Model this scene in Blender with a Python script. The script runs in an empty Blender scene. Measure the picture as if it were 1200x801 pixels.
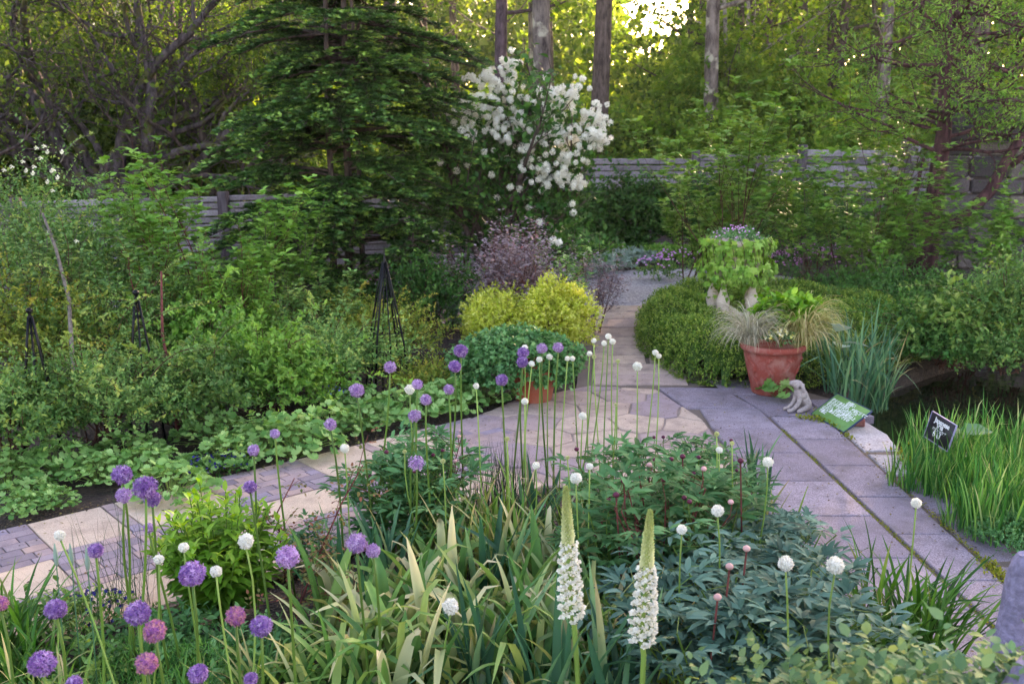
import bpy, math, random
import numpy as np
from mathutils import Vector, Matrix, Euler
PI = math.pi
R = math.radians
sc = bpy.context.scene
C = sc.collection
# ------------------------------------------------------------------ camera
H = 2.4; PITCH = R(12.1); FP = 1167.0
cam = bpy.data.cameras.new('camera'); camo = bpy.data.objects.new('camera', cam); C.objects.link(camo)
camo.location = (0, 0, H); camo.rotation_euler = (PI/2-PITCH, 0, 0)
cam.lens = 35.0; cam.sensor_width = 36; cam.clip_end = 2000; cam.clip_start = .05
cam.dof.use_dof = True; cam.dof.focus_distance = 5.2; cam.dof.aperture_fstop = 4.5
sc.camera = camo
# ------------------------------------------------------------------ light
SUN_EL, SUN_AZ = R(18), R(27)
w = bpy.data.worlds.new('World'); sc.world = w; w.use_nodes = True
nt = w.node_tree; bg = nt.nodes['Background']
sky = nt.nodes.new('ShaderNodeTexSky'); sky.sky_type = 'NISHITA'; sky.sun_disc = False
sky.sun_elevation = SUN_EL; sky.sun_rotation = SUN_AZ; sky.dust_density = 2.0; sky.air_density = 1.0; sky.ozone_density = 1.0
nt.links.new(sky.outputs[0], bg.inputs[0]); bg.inputs[1].default_value = .15
sl = bpy.data.lights.new('sun', 'SUN'); sl.energy = 5.0; sl.angle = R(.5); sl.color = (1, .84, .60)
so = bpy.data.objects.new('sun', sl); C.objects.link(so)
sdir = Vector((math.sin(SUN_AZ)*math.cos(SUN_EL), math.cos(SUN_AZ)*math.cos(SUN_EL), math.sin(SUN_EL)))
so.rotation_euler = sdir.to_track_quat('Z', 'Y').to_euler(); so.location = (10, 20, 30)
vs = sc.view_settings; vs.view_transform = 'Standard'; vs.look = 'None'; vs.exposure = 2.72; vs.gamma = 1; vs.use_curve_mapping = False
vs.use_white_balance = True; vs.white_balance_temperature = 8000; vs.white_balance_tint = 25
HAZE = .0005
cy = sc.cycles; cy.max_bounces = 6; cy.diffuse_bounces = 3; cy.glossy_bounces = 2; cy.transmission_bounces = 4; cy.transparent_max_bounces = 6
cy.use_denoising = True; cy.caustics_reflective = False; cy.caustics_refractive = False
cy.use_adaptive_sampling = True; cy.adaptive_threshold = .012

# ------------------------------------------------------------------ helpers
def G(px, py, z=0.0):
    dx = (px-600)/FP; dy = -(py-400.5)/FP
    d = (dx, math.cos(PITCH)+dy*math.sin(PITCH), -math.sin(PITCH)+dy*math.cos(PITCH))
    t = (z-H)/d[2]; return d[0]*t, d[1]*t, t
def at(px, py, Y):
    dx = (px-600)/FP; dy = -(py-400.5)/FP
    d = (dx, math.cos(PITCH)+dy*math.sin(PITCH), -math.sin(PITCH)+dy*math.cos(PITCH))
    t = Y/d[1]; return d[0]*t, H+d[2]*t, t
def arr(x): return np.asarray(x, dtype=np.float64)
def nrm(v):
    v = arr(v); return v/np.maximum(np.linalg.norm(v, axis=-1, keepdims=True), 1e-9)

class MB:
    def __init__(s): s.V = []; s.F3 = []; s.F4 = []; s.M3 = []; s.M4 = []; s.A = []; s.B = []; s.n = 0
    def add(s, V, quads=None, tris=None, a=0.5, b=0.0, m=0):
        V = arr(V).reshape(-1, 3); k = len(V)
        s.V.append(V)
        s.A.append(np.broadcast_to(arr(a), (k,))); s.B.append(np.broadcast_to(arr(b), (k,)))
        if quads is not None and len(quads):
            q = np.asarray(quads, dtype=np.int64)+s.n; s.F4.append(q); s.M4.append(np.full(len(q), m))
        if tris is not None and len(tris):
            q = np.asarray(tris, dtype=np.int64)+s.n; s.F3.append(q); s.M3.append(np.full(len(q), m))
        s.n += k
    def mesh(s, name, mats, smooth=True):
        me = bpy.data.meshes.new(name)
        if s.n == 0: return me
        V = np.concatenate(s.V)
        f4 = np.concatenate(s.F4) if s.F4 else np.zeros((0, 4), int); f3 = np.concatenate(s.F3) if s.F3 else np.zeros((0, 3), int)
        mi = np.concatenate([np.concatenate(s.M4) if s.M4 else np.zeros(0), np.concatenate(s.M3) if s.M3 else np.zeros(0)]).astype(np.int32)
        me.vertices.add(len(V)); me.vertices.foreach_set('co', V.astype(np.float32).ravel())
        nl = f4.size+f3.size; me.loops.add(nl); me.loops.foreach_set('vertex_index', np.concatenate([f4.ravel(), f3.ravel()]).astype(np.int32))
        npg = len(f4)+len(f3); me.polygons.add(npg)
        ls = np.concatenate([np.arange(len(f4))*4, len(f4)*4+np.arange(len(f3))*3]).astype(np.int32)
        me.polygons.foreach_set('loop_start', ls)
        if not isinstance(mats, (list, tuple)): mats = [mats]
        for x in mats: me.materials.append(x)
        me.polygons.foreach_set('material_index', mi)
        me.polygons.foreach_set('use_smooth', np.full(npg, smooth))
        for nm, L in (('rnd', s.A), ('tip', s.B)):
            at_ = me.attributes.new(nm, 'FLOAT', 'POINT'); at_.data.foreach_set('value', np.concatenate(L).astype(np.float32))
        me.update(calc_edges=True)
        return me

# leaf templates  (verts xyz with x = length, y = width, z = up), quads, tris
def T_kite(w=.28, d=-.12): return arr([(0, 0, 0), (.45, w, .07), (1, 0, d), (.45, -w, .07)]), [(0, 3, 2, 1)], []
def T_leaf(w=.22, fold=.06, d=-.18):
    V = arr([(0, 0, 0), (.3, w, fold), (.3, 0, 0), (.3, -w, fold), (.68, w*.85, fold+d*.35), (.68, 0, d*.4), (.68, -w*.85, fold+d*.35), (1, 0, d)])
    return V, [(2, 1, 4, 5)[::-1], (3, 2, 5, 6)[::-1]], [(0, 2, 1), (0, 3, 2), (4, 5, 7), (5, 6, 7)]
def T_lobed(n=9, sc_=.18, cup=.12):
    V = [(0.0, 0, 0)]
    k = n*2
    for i in range(k+1):
        a = -PI*.9+1.8*PI*i/k; r = .5*(1+(sc_ if i % 2 == 0 else -sc_*.3)); 
        V.append((.12+r*math.cos(a), r*math.sin(a), cup*(1 if i % 2 == 0 else .35)-.0))
    return arr(V), [], [(0, i+1, i+2) for i in range(k)]
def T_ivy():
    V = [(0, 0, 0)]; rr = [.35, .62, .4, .85, .5, 1.05, .5, .85, .4, .62, .35]
    for i, r in enumerate(rr):
        a = -2.2+4.4*i/10; V.append((r*.62*math.cos(a)+.1, r*.62*math.sin(a), -.1*r))
    return arr(V), [], [(0, i+1, i+2) for i in range(10)]
KITE = T_kite(); KITEN = T_kite(.16); KITEW = T_kite(.36); LEAF = T_leaf(); LEAFN = T_leaf(.14, .03, -.25); LEAFW = T_leaf(.3, .07, -.15); LOBED = T_lobed(); IVY = T_ivy()

def scatter(mb, T, P, X, N, S, a=.5, b=0.0, m=0, W=None):
    tv, tq, tt = T; n = len(P); k = len(tv)
    if n == 0: return
    P = arr(P); X = nrm(X); N = arr(N); S = np.broadcast_to(arr(S), (n,))
    Y = nrm(np.cross(N, X)+1e-6); Z = np.cross(X, Y)
    wv = np.ones(n) if W is None else np.broadcast_to(arr(W), (n,))
    V = P[:, None, :]+S[:, None, None]*(tv[None, :, 0:1]*X[:, None, :]+(tv[None, :, 1:2]*wv[:, None, None])*Y[:, None, :]+tv[None, :, 2:3]*Z[:, None, :])
    off = (np.arange(n)*k)[:, None, None]
    q = (np.asarray(tq)[None]+off).reshape(-1, 4) if len(tq) else None
    t = (np.asarray(tt)[None]+off).reshape(-1, 3) if len(tt) else None
    mb.add(V.reshape(-1, 3), q, t, np.repeat(np.broadcast_to(arr(a), (n,)), k), np.repeat(np.broadcast_to(arr(b), (n,)), k), m)

def tube(mb, pts, rad, sides=6, a=.5, b=0.0, m=0, cap=True):
    pts = arr(pts); n = len(pts); rad = np.broadcast_to(arr(rad), (n,))
    d = nrm(np.gradient(pts, axis=0)); up = arr([0, 0, 1.0]) if abs(d[0][2]) < .9 else arr([1.0, 0, 0])
    u = nrm(np.cross(d, up)+1e-9); v = np.cross(d, u)
    an = np.arange(sides)/sides*2*PI
    V = pts[:, None]+rad[:, None, None]*(np.cos(an)[None, :, None]*u[:, None]+np.sin(an)[None, :, None]*v[:, None])
    q = []
    for i in range(n-1):
        for j in range(sides):
            j2 = (j+1) % sides; q.append((i*sides+j, i*sides+j2, (i+1)*sides+j2, (i+1)*sides+j))
    V = V.reshape(-1, 3); t = []
    if cap:
        V = np.vstack([V, pts[0], pts[-1]]); k = n*sides
        for j in range(sides):
            j2 = (j+1) % sides; t.append((k, j2, j)); t.append((k+1, (n-1)*sides+j, (n-1)*sides+j2))
    mb.add(V, q, t, a, b if np.isscalar(b) else 0, m)

def box(mb, x0, x1, y0, y1, z0, z1, bev=.01, a=.5, m=0, M=None):
    cx, cy_, cz = (x0+x1)/2, (y0+y1)/2, (z0+z1)/2; hx, hy, hz = (x1-x0)/2, (y1-y0)/2, (z1-z0)/2
    bev = min(bev, hx*.45, hy*.45, hz*.45)
    V = []; idx = {}
    for sx in (-1, 1):
        for sy in (-1, 1):
            for sz in (-1, 1):
                for ax in range(3):
                    p = [sx*(hx-bev), sy*(hy-bev), sz*(hz-bev)]; p[ax] = (sx*hx, sy*hy, sz*hz)[ax]
                    idx[(sx, sy, sz, ax)] = len(V); V.append((cx+p[0], cy_+p[1], cz+p[2]))
    q = []; t = []
    for s in (-1, 1):
        for ax in range(3):
            o = [i for i in range(3) if i != ax]; f = []
            for (p1, p2) in ((-1, -1), (1, -1), (1, 1), (-1, 1)):
                k = [0, 0, 0]; k[ax] = s; k[o[0]] = p1; k[o[1]] = p2; f.append(idx[(*k, ax)])
            q.append(f)
    for e in range(3):
        o = [i for i in range(3) if i != e]
        for s1 in (-1, 1):
            for s2 in (-1, 1):
                k0 = [0]*3; k1 = [0]*3; k0[e] = -1; k1[e] = 1; k0[o[0]] = k1[o[0]] = s1; k0[o[1]] = k1[o[1]] = s2
                q.append([idx[(*k0, o[0])], idx[(*k1, o[0])], idx[(*k1, o[1])], idx[(*k0, o[1])]])
    for sx in (-1, 1):
        for sy in (-1, 1):
            for sz in (-1, 1): t.append([idx[(sx, sy, sz, i)] for i in range(3)])
    V = arr(V)
    ctr = arr((cx, cy_, cz))
    def fix(f):
        p = V[f]; nn = np.cross(p[1]-p[0], p[2]-p[0]); return f if np.dot(nn, p.mean(0)-ctr) > 0 else f[::-1]
    q = [fix(f) for f in q]; t = [fix(f) for f in t]
    if M is not None: V = V@arr(M.to_3x3()).T+arr(M.translation)
    mb.add(V, q, t, a, 0, m)

def lathe(mb, prof, seg=32, c=(0, 0, 0), a=.5, m=0, wob=None):
    n = len(prof); V = []
    for r, z in prof:
        for j in range(seg):
            an = 2*PI*j/seg; rr = r*(1+(wob(an, z) if wob else 0)); V.append((c[0]+rr*math.cos(an), c[1]+rr*math.sin(an), c[2]+z))
    q = [(i*seg+j, i*seg+(j+1) % seg, (i+1)*seg+(j+1) % seg, (i+1)*seg+j) for i in range(n-1) for j in range(seg)]
    mb.add(V, q, None, a, 0, m)

def stone(mb, poly, z0, z1, bev, a, m=0, tilt=0, rng=random):
    poly = [tuple(p) for p in poly]; n = len(poly)
    area = sum(poly[i][0]*poly[(i+1) % n][1]-poly[(i+1) % n][0]*poly[i][1] for i in range(n))
    if area < 0: poly = poly[::-1]
    cx = sum(p[0] for p in poly)/n; cy_ = sum(p[1] for p in poly)/n
    tx, ty = rng.uniform(-tilt, tilt), rng.uniform(-tilt, tilt)
    def zz(x, y): return (x-cx)*tx+(y-cy_)*ty
    def inset(x, y, d):
        L = math.hypot(x-cx, y-cy_); k = max(0, (L-d)/L) if L > 0 else 1; return cx+(x-cx)*k, cy_+(y-cy_)*k
    V = []
    for x, y in poly: V.append((x, y, z0))
    for x, y in poly: V.append((x, y, z1-bev+zz(x, y)))
    for x, y in poly:
        x2, y2 = inset(x, y, bev*.5); V.append((x2, y2, z1-bev*.3+zz(x, y)))
    for x, y in poly:
        x2, y2 = inset(x, y, bev*1.5); V.append((x2, y2, z1+zz(x, y)))
    V.append((cx, cy_, z1)); q = []; t = []
    for k in range(3):
        for i in range(n): j = (i+1) % n; q.append((k*n+i, k*n+j, (k+1)*n+j, (k+1)*n+i))
    for i in range(n): t.append((3*n+i, 3*n+(i+1) % n, 4*n))
    mb.add(V, q, t, a, 0, m)

# ------------------------------------------------------------------ object tree
def tag(o, label=None, cat=None, group=None, kind=None):
    if label: o['label'] = label
    if cat: o['category'] = cat
    if group: o['group'] = group
    if kind: o['kind'] = kind
    elif cat: o['kind'] = 'thing'
    return o
def obj(name, me, parent=None, loc=None):
    o = bpy.data.objects.new(name, me); C.objects.link(o)
    if parent is not None: o.parent = parent
    if loc is not None: o.location = loc
    return o
def empty(name, loc, rz=0, s=1):
    o = bpy.data.objects.new(name, None); C.objects.link(o); o.location = loc; o.rotation_euler = (0, 0, rz); o.scale = (s, s, s) if np.isscalar(s) else s
    o.empty_display_size = .1
    return o
def struct(name, me): return tag(obj(name, me), kind='structure')
def place(parts, name, loc, rz, s, label, cat, group=None, tiltx=0, tilty=0):
    """parts: list of (part name, mesh). One part -> a single object."""
    if len(parts) == 1:
        o = obj(name, parts[0][1]); o.location = loc; o.rotation_euler = (tiltx, tilty, rz); o.scale = (s, s, s) if np.isscalar(s) else s
    else:
        o = empty(name, loc, rz, s); o.rotation_euler = (tiltx, tilty, rz)
        for pn, me in parts: obj(pn, me, o)
    return tag(o, label, cat, group)

# ------------------------------------------------------------------ materials
def hexc(s):
    s = s.lstrip('#'); v = [int(s[i:i+2], 16)/255 for i in (0, 2, 4)]
    return tuple((x/12.92 if x <= .04045 else ((x+.055)/1.055)**2.4) for x in v)+(1,)
def newmat(name):
    m = bpy.data.materials.new(name); m.use_nodes = True; n = m.node_tree; b = n.nodes['Principled BSDF']; return m, n, b
def node(n, t, **k):
    x = n.nodes.new(t)
    for a_, v in k.items(): setattr(x, a_, v)
    return x
def ramp(n, fac, cols, pos=None):
    r = node(n, 'ShaderNodeValToRGB'); e = r.color_ramp.elements
    k = len(cols)
    pos = pos or [i/(k-1) for i in range(k)]
    while len(e) < k: e.new(.5)
    for i in range(k): e[i].position = pos[i]; e[i].color = cols[i]
    n.links.new(fac, r.inputs[0]); return r
def leafmat(name, cols, tip=None, trans=.28, rough=.5, spec=.22, tipstart=.45, objvar=.12, tcol=1.0):
    m, n, b = newmat(name); L = n.links
    at_ = node(n, 'ShaderNodeAttribute', attribute_name='rnd'); r = ramp(n, at_.outputs['Fac'], [hexc(c) if isinstance(c, str) else c for c in cols]); col = r.outputs[0]
    if tip:
        a2 = node(n, 'ShaderNodeAttribute', attribute_name='tip'); mr = node(n, 'ShaderNodeMapRange'); mr.inputs[1].default_value = tipstart; mr.inputs[2].default_value = 1.0
        L.new(a2.outputs['Fac'], mr.inputs[0]); mx = node(n, 'ShaderNodeMix', data_type='RGBA'); L.new(mr.outputs[0], mx.inputs[0]); L.new(col, mx.inputs[6]); mx.inputs[7].default_value = hexc(tip); col = mx.outputs[2]
    oi = node(n, 'ShaderNodeObjectInfo'); hs = node(n, 'ShaderNodeHueSaturation')
    mv = node(n, 'ShaderNodeMapRange'); mv.inputs[3].default_value = 1-objvar; mv.inputs[4].default_value = 1+objvar; L.new(oi.outputs['Random'], mv.inputs[0]); L.new(mv.outputs[0], hs.inputs['Value'])
    # mottling across blades
    tc = node(n, 'ShaderNodeTexCoord'); nz = node(n, 'ShaderNodeTexNoise'); nz.inputs['Scale'].default_value = 9; nz.inputs['Detail'].default_value = 2; L.new(tc.outputs['Object'], nz.inputs[0])
    m2 = node(n, 'ShaderNodeMapRange'); m2.inputs[1].default_value = .3; m2.inputs[2].default_value = .7; m2.inputs[3].default_value = .485; m2.inputs[4].default_value = .515; L.new(nz.outputs[0], m2.inputs[0]); L.new(m2.outputs[0], hs.inputs['Hue'])
    L.new(col, hs.inputs['Color']); col = hs.outputs[0]
    L.new(col, b.inputs['Base Color']); b.inputs['Roughness'].default_value = rough; b.inputs['Specular IOR Level'].default_value = spec
    if trans > 0:
        tr = node(n, 'ShaderNodeBsdfTranslucent'); h2 = node(n, 'ShaderNodeHueSaturation'); h2.inputs['Saturation'].default_value = 1.1; h2.inputs['Value'].default_value = 1.25*tcol; h2.inputs['Hue'].default_value = .485
        L.new(col, h2.inputs['Color']); L.new(h2.outputs[0], tr.inputs[0])
        ms = node(n, 'ShaderNodeMixShader'); ms.inputs[0].default_value = trans; L.new(b.outputs[0], ms.inputs[1]); L.new(tr.outputs[0], ms.inputs[2]); L.new(ms.outputs[0], n.nodes['Material Output'].inputs[0])
    return m
def barkmat(name, c1, c2, scale=12, stretch=.2, bump=.6, c3=None):
    m, n, b = newmat(name); L = n.links
    tc = node(n, 'ShaderNodeTexCoord'); mp = node(n, 'ShaderNodeMapping'); mp.inputs['Scale'].default_value = (1, 1, stretch); L.new(tc.outputs['Object'], mp.inputs[0])
    nz = node(n, 'ShaderNodeTexNoise'); nz.inputs['Scale'].default_value = scale; nz.inputs['Detail'].default_value = 6; nz.inputs['Roughness'].default_value = .65; L.new(mp.outputs[0], nz.inputs[0])
    r = ramp(n, nz.outputs[0], [hexc(c1), hexc(c2)], [.35, .68]); col = r.outputs[0]
    if c3:
        n2 = node(n, 'ShaderNodeTexNoise'); n2.inputs['Scale'].default_value = scale*.35; n2.inputs['Detail'].default_value = 4; L.new(tc.outputs['Object'], n2.inputs[0])
        r2 = ramp(n, n2.outputs[0], [(0, 0, 0, 1), (1, 1, 1, 1)], [.55, .62]); mx = node(n, 'ShaderNodeMix', data_type='RGBA'); L.new(r2.outputs[0], mx.inputs[0]); L.new(col, mx.inputs[6]); mx.inputs[7].default_value = hexc(c3); col = mx.outputs[2]
    L.new(col, b.inputs['Base Color']); b.inputs['Roughness'].default_value = .9; b.inputs['Specular IOR Level'].default_value = .2
    bp = node(n, 'ShaderNodeBump'); bp.inputs['Strength'].default_value = bump; bp.inputs['Distance'].default_value = .02; L.new(nz.outputs[0], bp.inputs['Height']); L.new(bp.outputs[0], b.inputs['Normal'])
    return m
def stonemat(name, cols, grain=260, grainamt=.25, stain=.35, staincol='#5a4d48', rough=.85, bump=.25, blotch=3.0, pos=None):
    """rnd attribute picks the stone's own colour; fine aggregate grain, blotchy weathering"""
    m, n, b = newmat(name); L = n.links
    at_ = node(n, 'ShaderNodeAttribute', attribute_name='rnd'); r = ramp(n, at_.outputs['Fac'], [hexc(c) for c in cols], pos); col = r.outputs[0]
    tc = node(n, 'ShaderNodeTexCoord')
    g = node(n, 'ShaderNodeTexNoise'); g.inputs['Scale'].default_value = grain; g.inputs['Detail'].default_value = 2; L.new(tc.outputs['Object'], g.inputs[0])
    gm = node(n, 'ShaderNodeMapRange'); gm.inputs[1].default_value = .3; gm.inputs[2].default_value = .7; gm.inputs[3].default_value = 1-grainamt; gm.inputs[4].default_value = 1+grainamt; L.new(g.outputs[0], gm.inputs[0])
    hs = node(n, 'ShaderNodeHueSaturation'); L.new(col, hs.inputs['Color']); L.new(gm.outputs[0], hs.inputs['Value'])
    s = node(n, 'ShaderNodeTexNoise'); s.inputs['Scale'].default_value = blotch; s.inputs['Detail'].default_value = 7; s.inputs['Roughness'].default_value = .7; L.new(tc.outputs['Object'], s.inputs[0])
    sr = ramp(n, s.outputs[0], [(0, 0, 0, 1), (stain, stain, stain, 1)], [.45, .72]); mx = node(n, 'ShaderNodeMix', data_type='RGBA'); L.new(sr.outputs[0], mx.inputs[0]); L.new(hs.outputs[0], mx.inputs[6]); mx.inputs[7].default_value = hexc(staincol)
    L.new(mx.outputs[2], b.inputs['Base Color']); b.inputs['Roughness'].default_value = rough; b.inputs['Specular IOR Level'].default_value = .3
    ad = node(n, 'ShaderNodeMath', operation='ADD'); L.new(g.outputs[0], ad.inputs[0]); L.new(s.outputs[0], ad.inputs[1])
    bp = node(n, 'ShaderNodeBump'); bp.inputs['Strength'].default_value = bump; bp.inputs['Distance'].default_value = .006; L.new(ad.outputs[0], bp.inputs['Height']); L.new(bp.outputs[0], b.inputs['Normal'])
    return m
def plain(name, col, rough=.5, metal=0, spec=.4):
    m, n, b = newmat(name); b.inputs['Base Color'].default_value = hexc(col); b.inputs['Roughness'].default_value = rough; b.inputs['Metallic'].default_value = metal; b.inputs['Specular IOR Level'].default_value = spec
    nz = node(n, 'ShaderNodeTexNoise'); nz.inputs['Scale'].default_value = 25; nz.inputs['Detail'].default_value = 4
    tc = node(n, 'ShaderNodeTexCoord'); n.links.new(tc.outputs['Object'], nz.inputs[0])
    c = hexc(col); r = ramp(n, nz.outputs[0], [tuple(x*.82 for x in c[:3])+(1,), tuple(min(1, x*1.12) for x in c[:3])+(1,)], [.3, .7]); n.links.new(r.outputs[0], b.inputs['Base Color'])
    return m

# ------------------------------------------------------------------ plant shape generators
def blades(mb, rng, n, spread, Lr, Wr, lean=(.05, .5), bend=(.3, 1.2), wither=.3, kink=.15, seg=7, fold=.25, a0=.5, ar=.5, az=None, cx=0, cy_=0, z0=0, floor=.004):
    """strap leaves from a crown; vectorised"""
    K = seg+1; t = np.linspace(0, 1, K)
    phi = rng.uniform(0, 2*PI, n) if az is None else rng.normal(az[0], az[1], n)
    rad = spread*np.sqrt(rng.uniform(0, 1, n)); pa = rng.uniform(0, 2*PI, n)
    bx = cx+rad*np.cos(pa); by = cy_+rad*np.sin(pa)
    L = rng.uniform(*Lr, n); W = rng.uniform(*Wr, n)
    ln = rng.uniform(*lean, n); bd = rng.uniform(*bend, n); wi = (rng.uniform(0, 1, n) < wither)*rng.uniform(.55, 1, n)
    kk = (rng.uniform(0, 1, n) < kink); kp = rng.uniform(.45, .8, n); ka = rng.uniform(.9, 2.2, n)
    ang = ln[:, None]+bd[:, None]*t[None]**1.7+kk[:, None]*ka[:, None]*np.clip((t[None]-kp[:, None])/.12, 0, 1)
    ds = L[:, None]/seg
    px = np.zeros((n, K)); pz = np.zeros((n, K))
    px[:, 1:] = np.cumsum(np.sin(ang[:, :-1])*ds, 1); pz[:, 1:] = np.cumsum(np.cos(ang[:, :-1])*ds, 1)
    tw = rng.normal(0, .35, n)[:, None]*t[None]
    dirx, diry = np.cos(phi), np.sin(phi)
    P = np.stack([bx[:, None]+px*dirx[:, None], by[:, None]+px*diry[:, None], z0+np.maximum(pz, floor)], -1)
    side0 = np.stack([-diry, dirx, np.zeros(n)], -1)[:, None, :]
    tang = np.stack([np.sin(ang)*dirx[:, None], np.sin(ang)*diry[:, None], np.cos(ang)], -1)
    nn = np.cross(tang, np.broadcast_to(side0, tang.shape))
    side = side0*np.cos(tw)[..., None]+nn*np.sin(tw)[..., None]; nrmv = np.cross(tang, side)
    prof = np.clip(np.minimum(.55+1.8*t, 1)*(1-t**3.2)**.8, .02, 1)
    wv = W[:, None]*prof[None]
    Lf = P+side*wv[..., None]*.5+nrmv*wv[..., None]*fold; Rt = P-side*wv[..., None]*.5+nrmv*wv[..., None]*fold
    V = np.stack([Lf, P, Rt], 2).reshape(-1, 3)
    base = (np.arange(n)*K*3)[:, None, None]; i = np.arange(seg)*3
    q = np.concatenate([np.stack([i, i+1, i+4, i+3], -1), np.stack([i+1, i+2, i+5, i+4], -1)])[None]+base
    a = np.clip(a0+ar*(rng.uniform(-1, 1, n)), 0, 1)
    A = np.repeat(a, K*3); B = np.repeat((wi[:, None]*(.35+.65*t[None])+.0), 3, axis=1).reshape(-1)
    mb.add(V, q.reshape(-1, 4), None, A, B)

def rdir(rng, n):
    v = rng.normal(0, 1, (n, 3)); return nrm(v)

def shrub(rng, rx, ry, h, nc, per, leaf, T=KITE, lump=.22, inner=.45, z0=.12, twig=.12, up=.5, nstem=10, stemr=.008, flat=.0, nshoot=0, shootl=.35, leafdir=.6, expo=.7):
    """dome-like shrub of leafy twigs; returns foliage MB, stems MB"""
    F = MB(); S = MB()
    d = rdir(rng, nc); d[:, 2] = np.where(d[:, 2] < -.25, -d[:, 2], d[:, 2]); 
    ph = rng.uniform(0, 6.28, 6)
    lum = 1+lump*(np.sin(3*np.arctan2(d[:, 1], d[:, 0])+ph[0])*.5+np.sin(5*d[:, 2]+ph[1])*.4+np.sin(7*np.arctan2(d[:, 1], d[:, 0])+4*d[:, 2]+ph[2])*.5)
    rr = (inner+(1-inner)*rng.uniform(0, 1, nc)**expo)*lum
    c = np.stack([d[:, 0]*rx*rr, d[:, 1]*ry*rr, z0*h+(h*(1-z0))*(.42+.58*d[:, 2]*rr)], -1); c[:, 2] = np.maximum(c[:, 2], .02)
    td = nrm(d*arr([1, 1, .6])+rng.normal(0, .45, (nc, 3))+arr([0, 0, up])); tl = twig*rng.uniform(.5, 1.3, nc)
    s = np.linspace(0, 1, per); s = s[None]*tl[:, None]
    P = (c[:, None]+td[:, None]*s[..., None]).reshape(-1, 3); n = len(P)
    TD = np.repeat(td, per, 0); ra = rdir(rng, n); X = nrm(TD*(1-leafdir)+nrm(ra-(ra*TD).sum(-1, keepdims=True)*TD)*leafdir+arr([0, 0, .05]))
    Nn = nrm(arr([0, 0, 1.0])+TD*.4+rng.normal(0, .4, (n, 3)))
    ca = rng.uniform(0, 1, nc); a = np.clip(np.repeat(ca, per)*.55+rng.uniform(0, .3, n)+np.tile(np.linspace(0, .2, per), nc), 0, 1)
    P[:, 2] *= h/max(np.percentile(P[:, 2], 99.3), .01)
    sz = leaf*rng.uniform(.6, 1.25, n)
    scatter(F, T, P, X, Nn, sz, a)
    for k in range(nshoot):
        i = rng.integers(nc); b = c[i]*arr([.75, .75, .9]); dd = nrm(d[i]*arr([.9, .9, .3])+rng.normal(0, .35, 3)+arr([0, 0, .9])); l = shootl*rng.uniform(.6, 1.5)
        tt = np.linspace(0, 1, 8)[:, None]; p = b+dd*l*1.2*tt+arr([dd[0]*.5, dd[1]*.5, -.45])*l*tt**2; tube(S, p, np.linspace(stemr*.6, stemr*.2, 8), 4, cap=False, a=rng.uniform())
        m_ = int(l/leaf*3.2)+4; f = rng.uniform(.2, 1, m_)*6.99; j = f.astype(int); q_ = p[j]+(p[j+1]-p[j])*(f-j)[:, None]
        scatter(F, T, q_, nrm(rdir(rng, m_)+dd*.7), arr([0, 0, 1.])+rng.normal(0, .4, (m_, 3)), leaf*rng.uniform(.6, 1.15, m_), np.clip(rng.uniform(.3, .6)+f/7*.4, 0, 1))
    for k in range(nstem):
        i = rng.integers(nc); e = c[i]; b = arr([rng.normal(0, rx*.12), rng.normal(0, ry*.12), 0]); tt = np.linspace(0, 1, 7)[:, None]
        mid = arr([e[0]*.35, e[1]*.35, e[2]*.6]); p = (1-tt)**2*b+2*tt*(1-tt)*mid+tt**2*e
        p[1:-1] += rng.normal(0, .012*h, (5, 3)); tube(S, p, np.linspace(stemr, stemr*.35, 7), 5, a=rng.uniform())
    return F, S

def grow(rng, lines, tips, p, d, L, r, depth, P):
    seg = P.get('seg', 7); pts = [p.copy()]; rs = [r]; dd = d.copy(); cur = p.copy(); end = P.get('taper', .5)
    for i in range(seg):
        dd = nrm(dd+rng.normal(0, P.get('wob0', P.get('wob', .12)) if depth == 0 else P.get('wob', .12), 3)+arr([0, 0, P.get('up', .05)])*(1 if depth > 0 else .5)); cur = cur+dd*L/seg; pts.append(cur.copy()); rs.append(r*(1-(1-end)*(i+1)/seg))
    lines.append((arr(pts), arr(rs), depth)); mx = P['depth']
    if depth >= mx: tips.append((arr(pts), dd)); return
    n = P['n'][min(depth, len(P['n'])-1)]; st = P.get('start', .3) if depth > 0 else P.get('start0', .35)
    for k in range(n):
        f = st+(1-st)*(k+rng.uniform(.2, .9))/n; f = min(f, 1.0); x = f*seg; i = min(int(x), seg-1); q = pts[i]+(pts[i+1]-pts[i])*(x-i)
        ax = nrm(pts[i+1]-pts[i]); ra = rdir(rng, 1)[0]; perp = nrm(ra-ax*np.dot(ra, ax)); an = rng.uniform(*P.get('ang', (.5, 1.0)))
        nd = nrm(ax*math.cos(an)+perp*math.sin(an)); nd[2] *= P.get('flat', 1.0); nd = nrm(nd)
        grow(rng, lines, tips, q, nd, L*P.get('lr', .62)*rng.uniform(.7, 1.2)*(1-.35*f), max(rs[i]*P.get('rr', .55), .003), depth+1, P)
    if P.get('lead', True): grow(rng, lines, tips, pts[-1], dd, L*.5, rs[-1], min(depth+1, mx), P)

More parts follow.
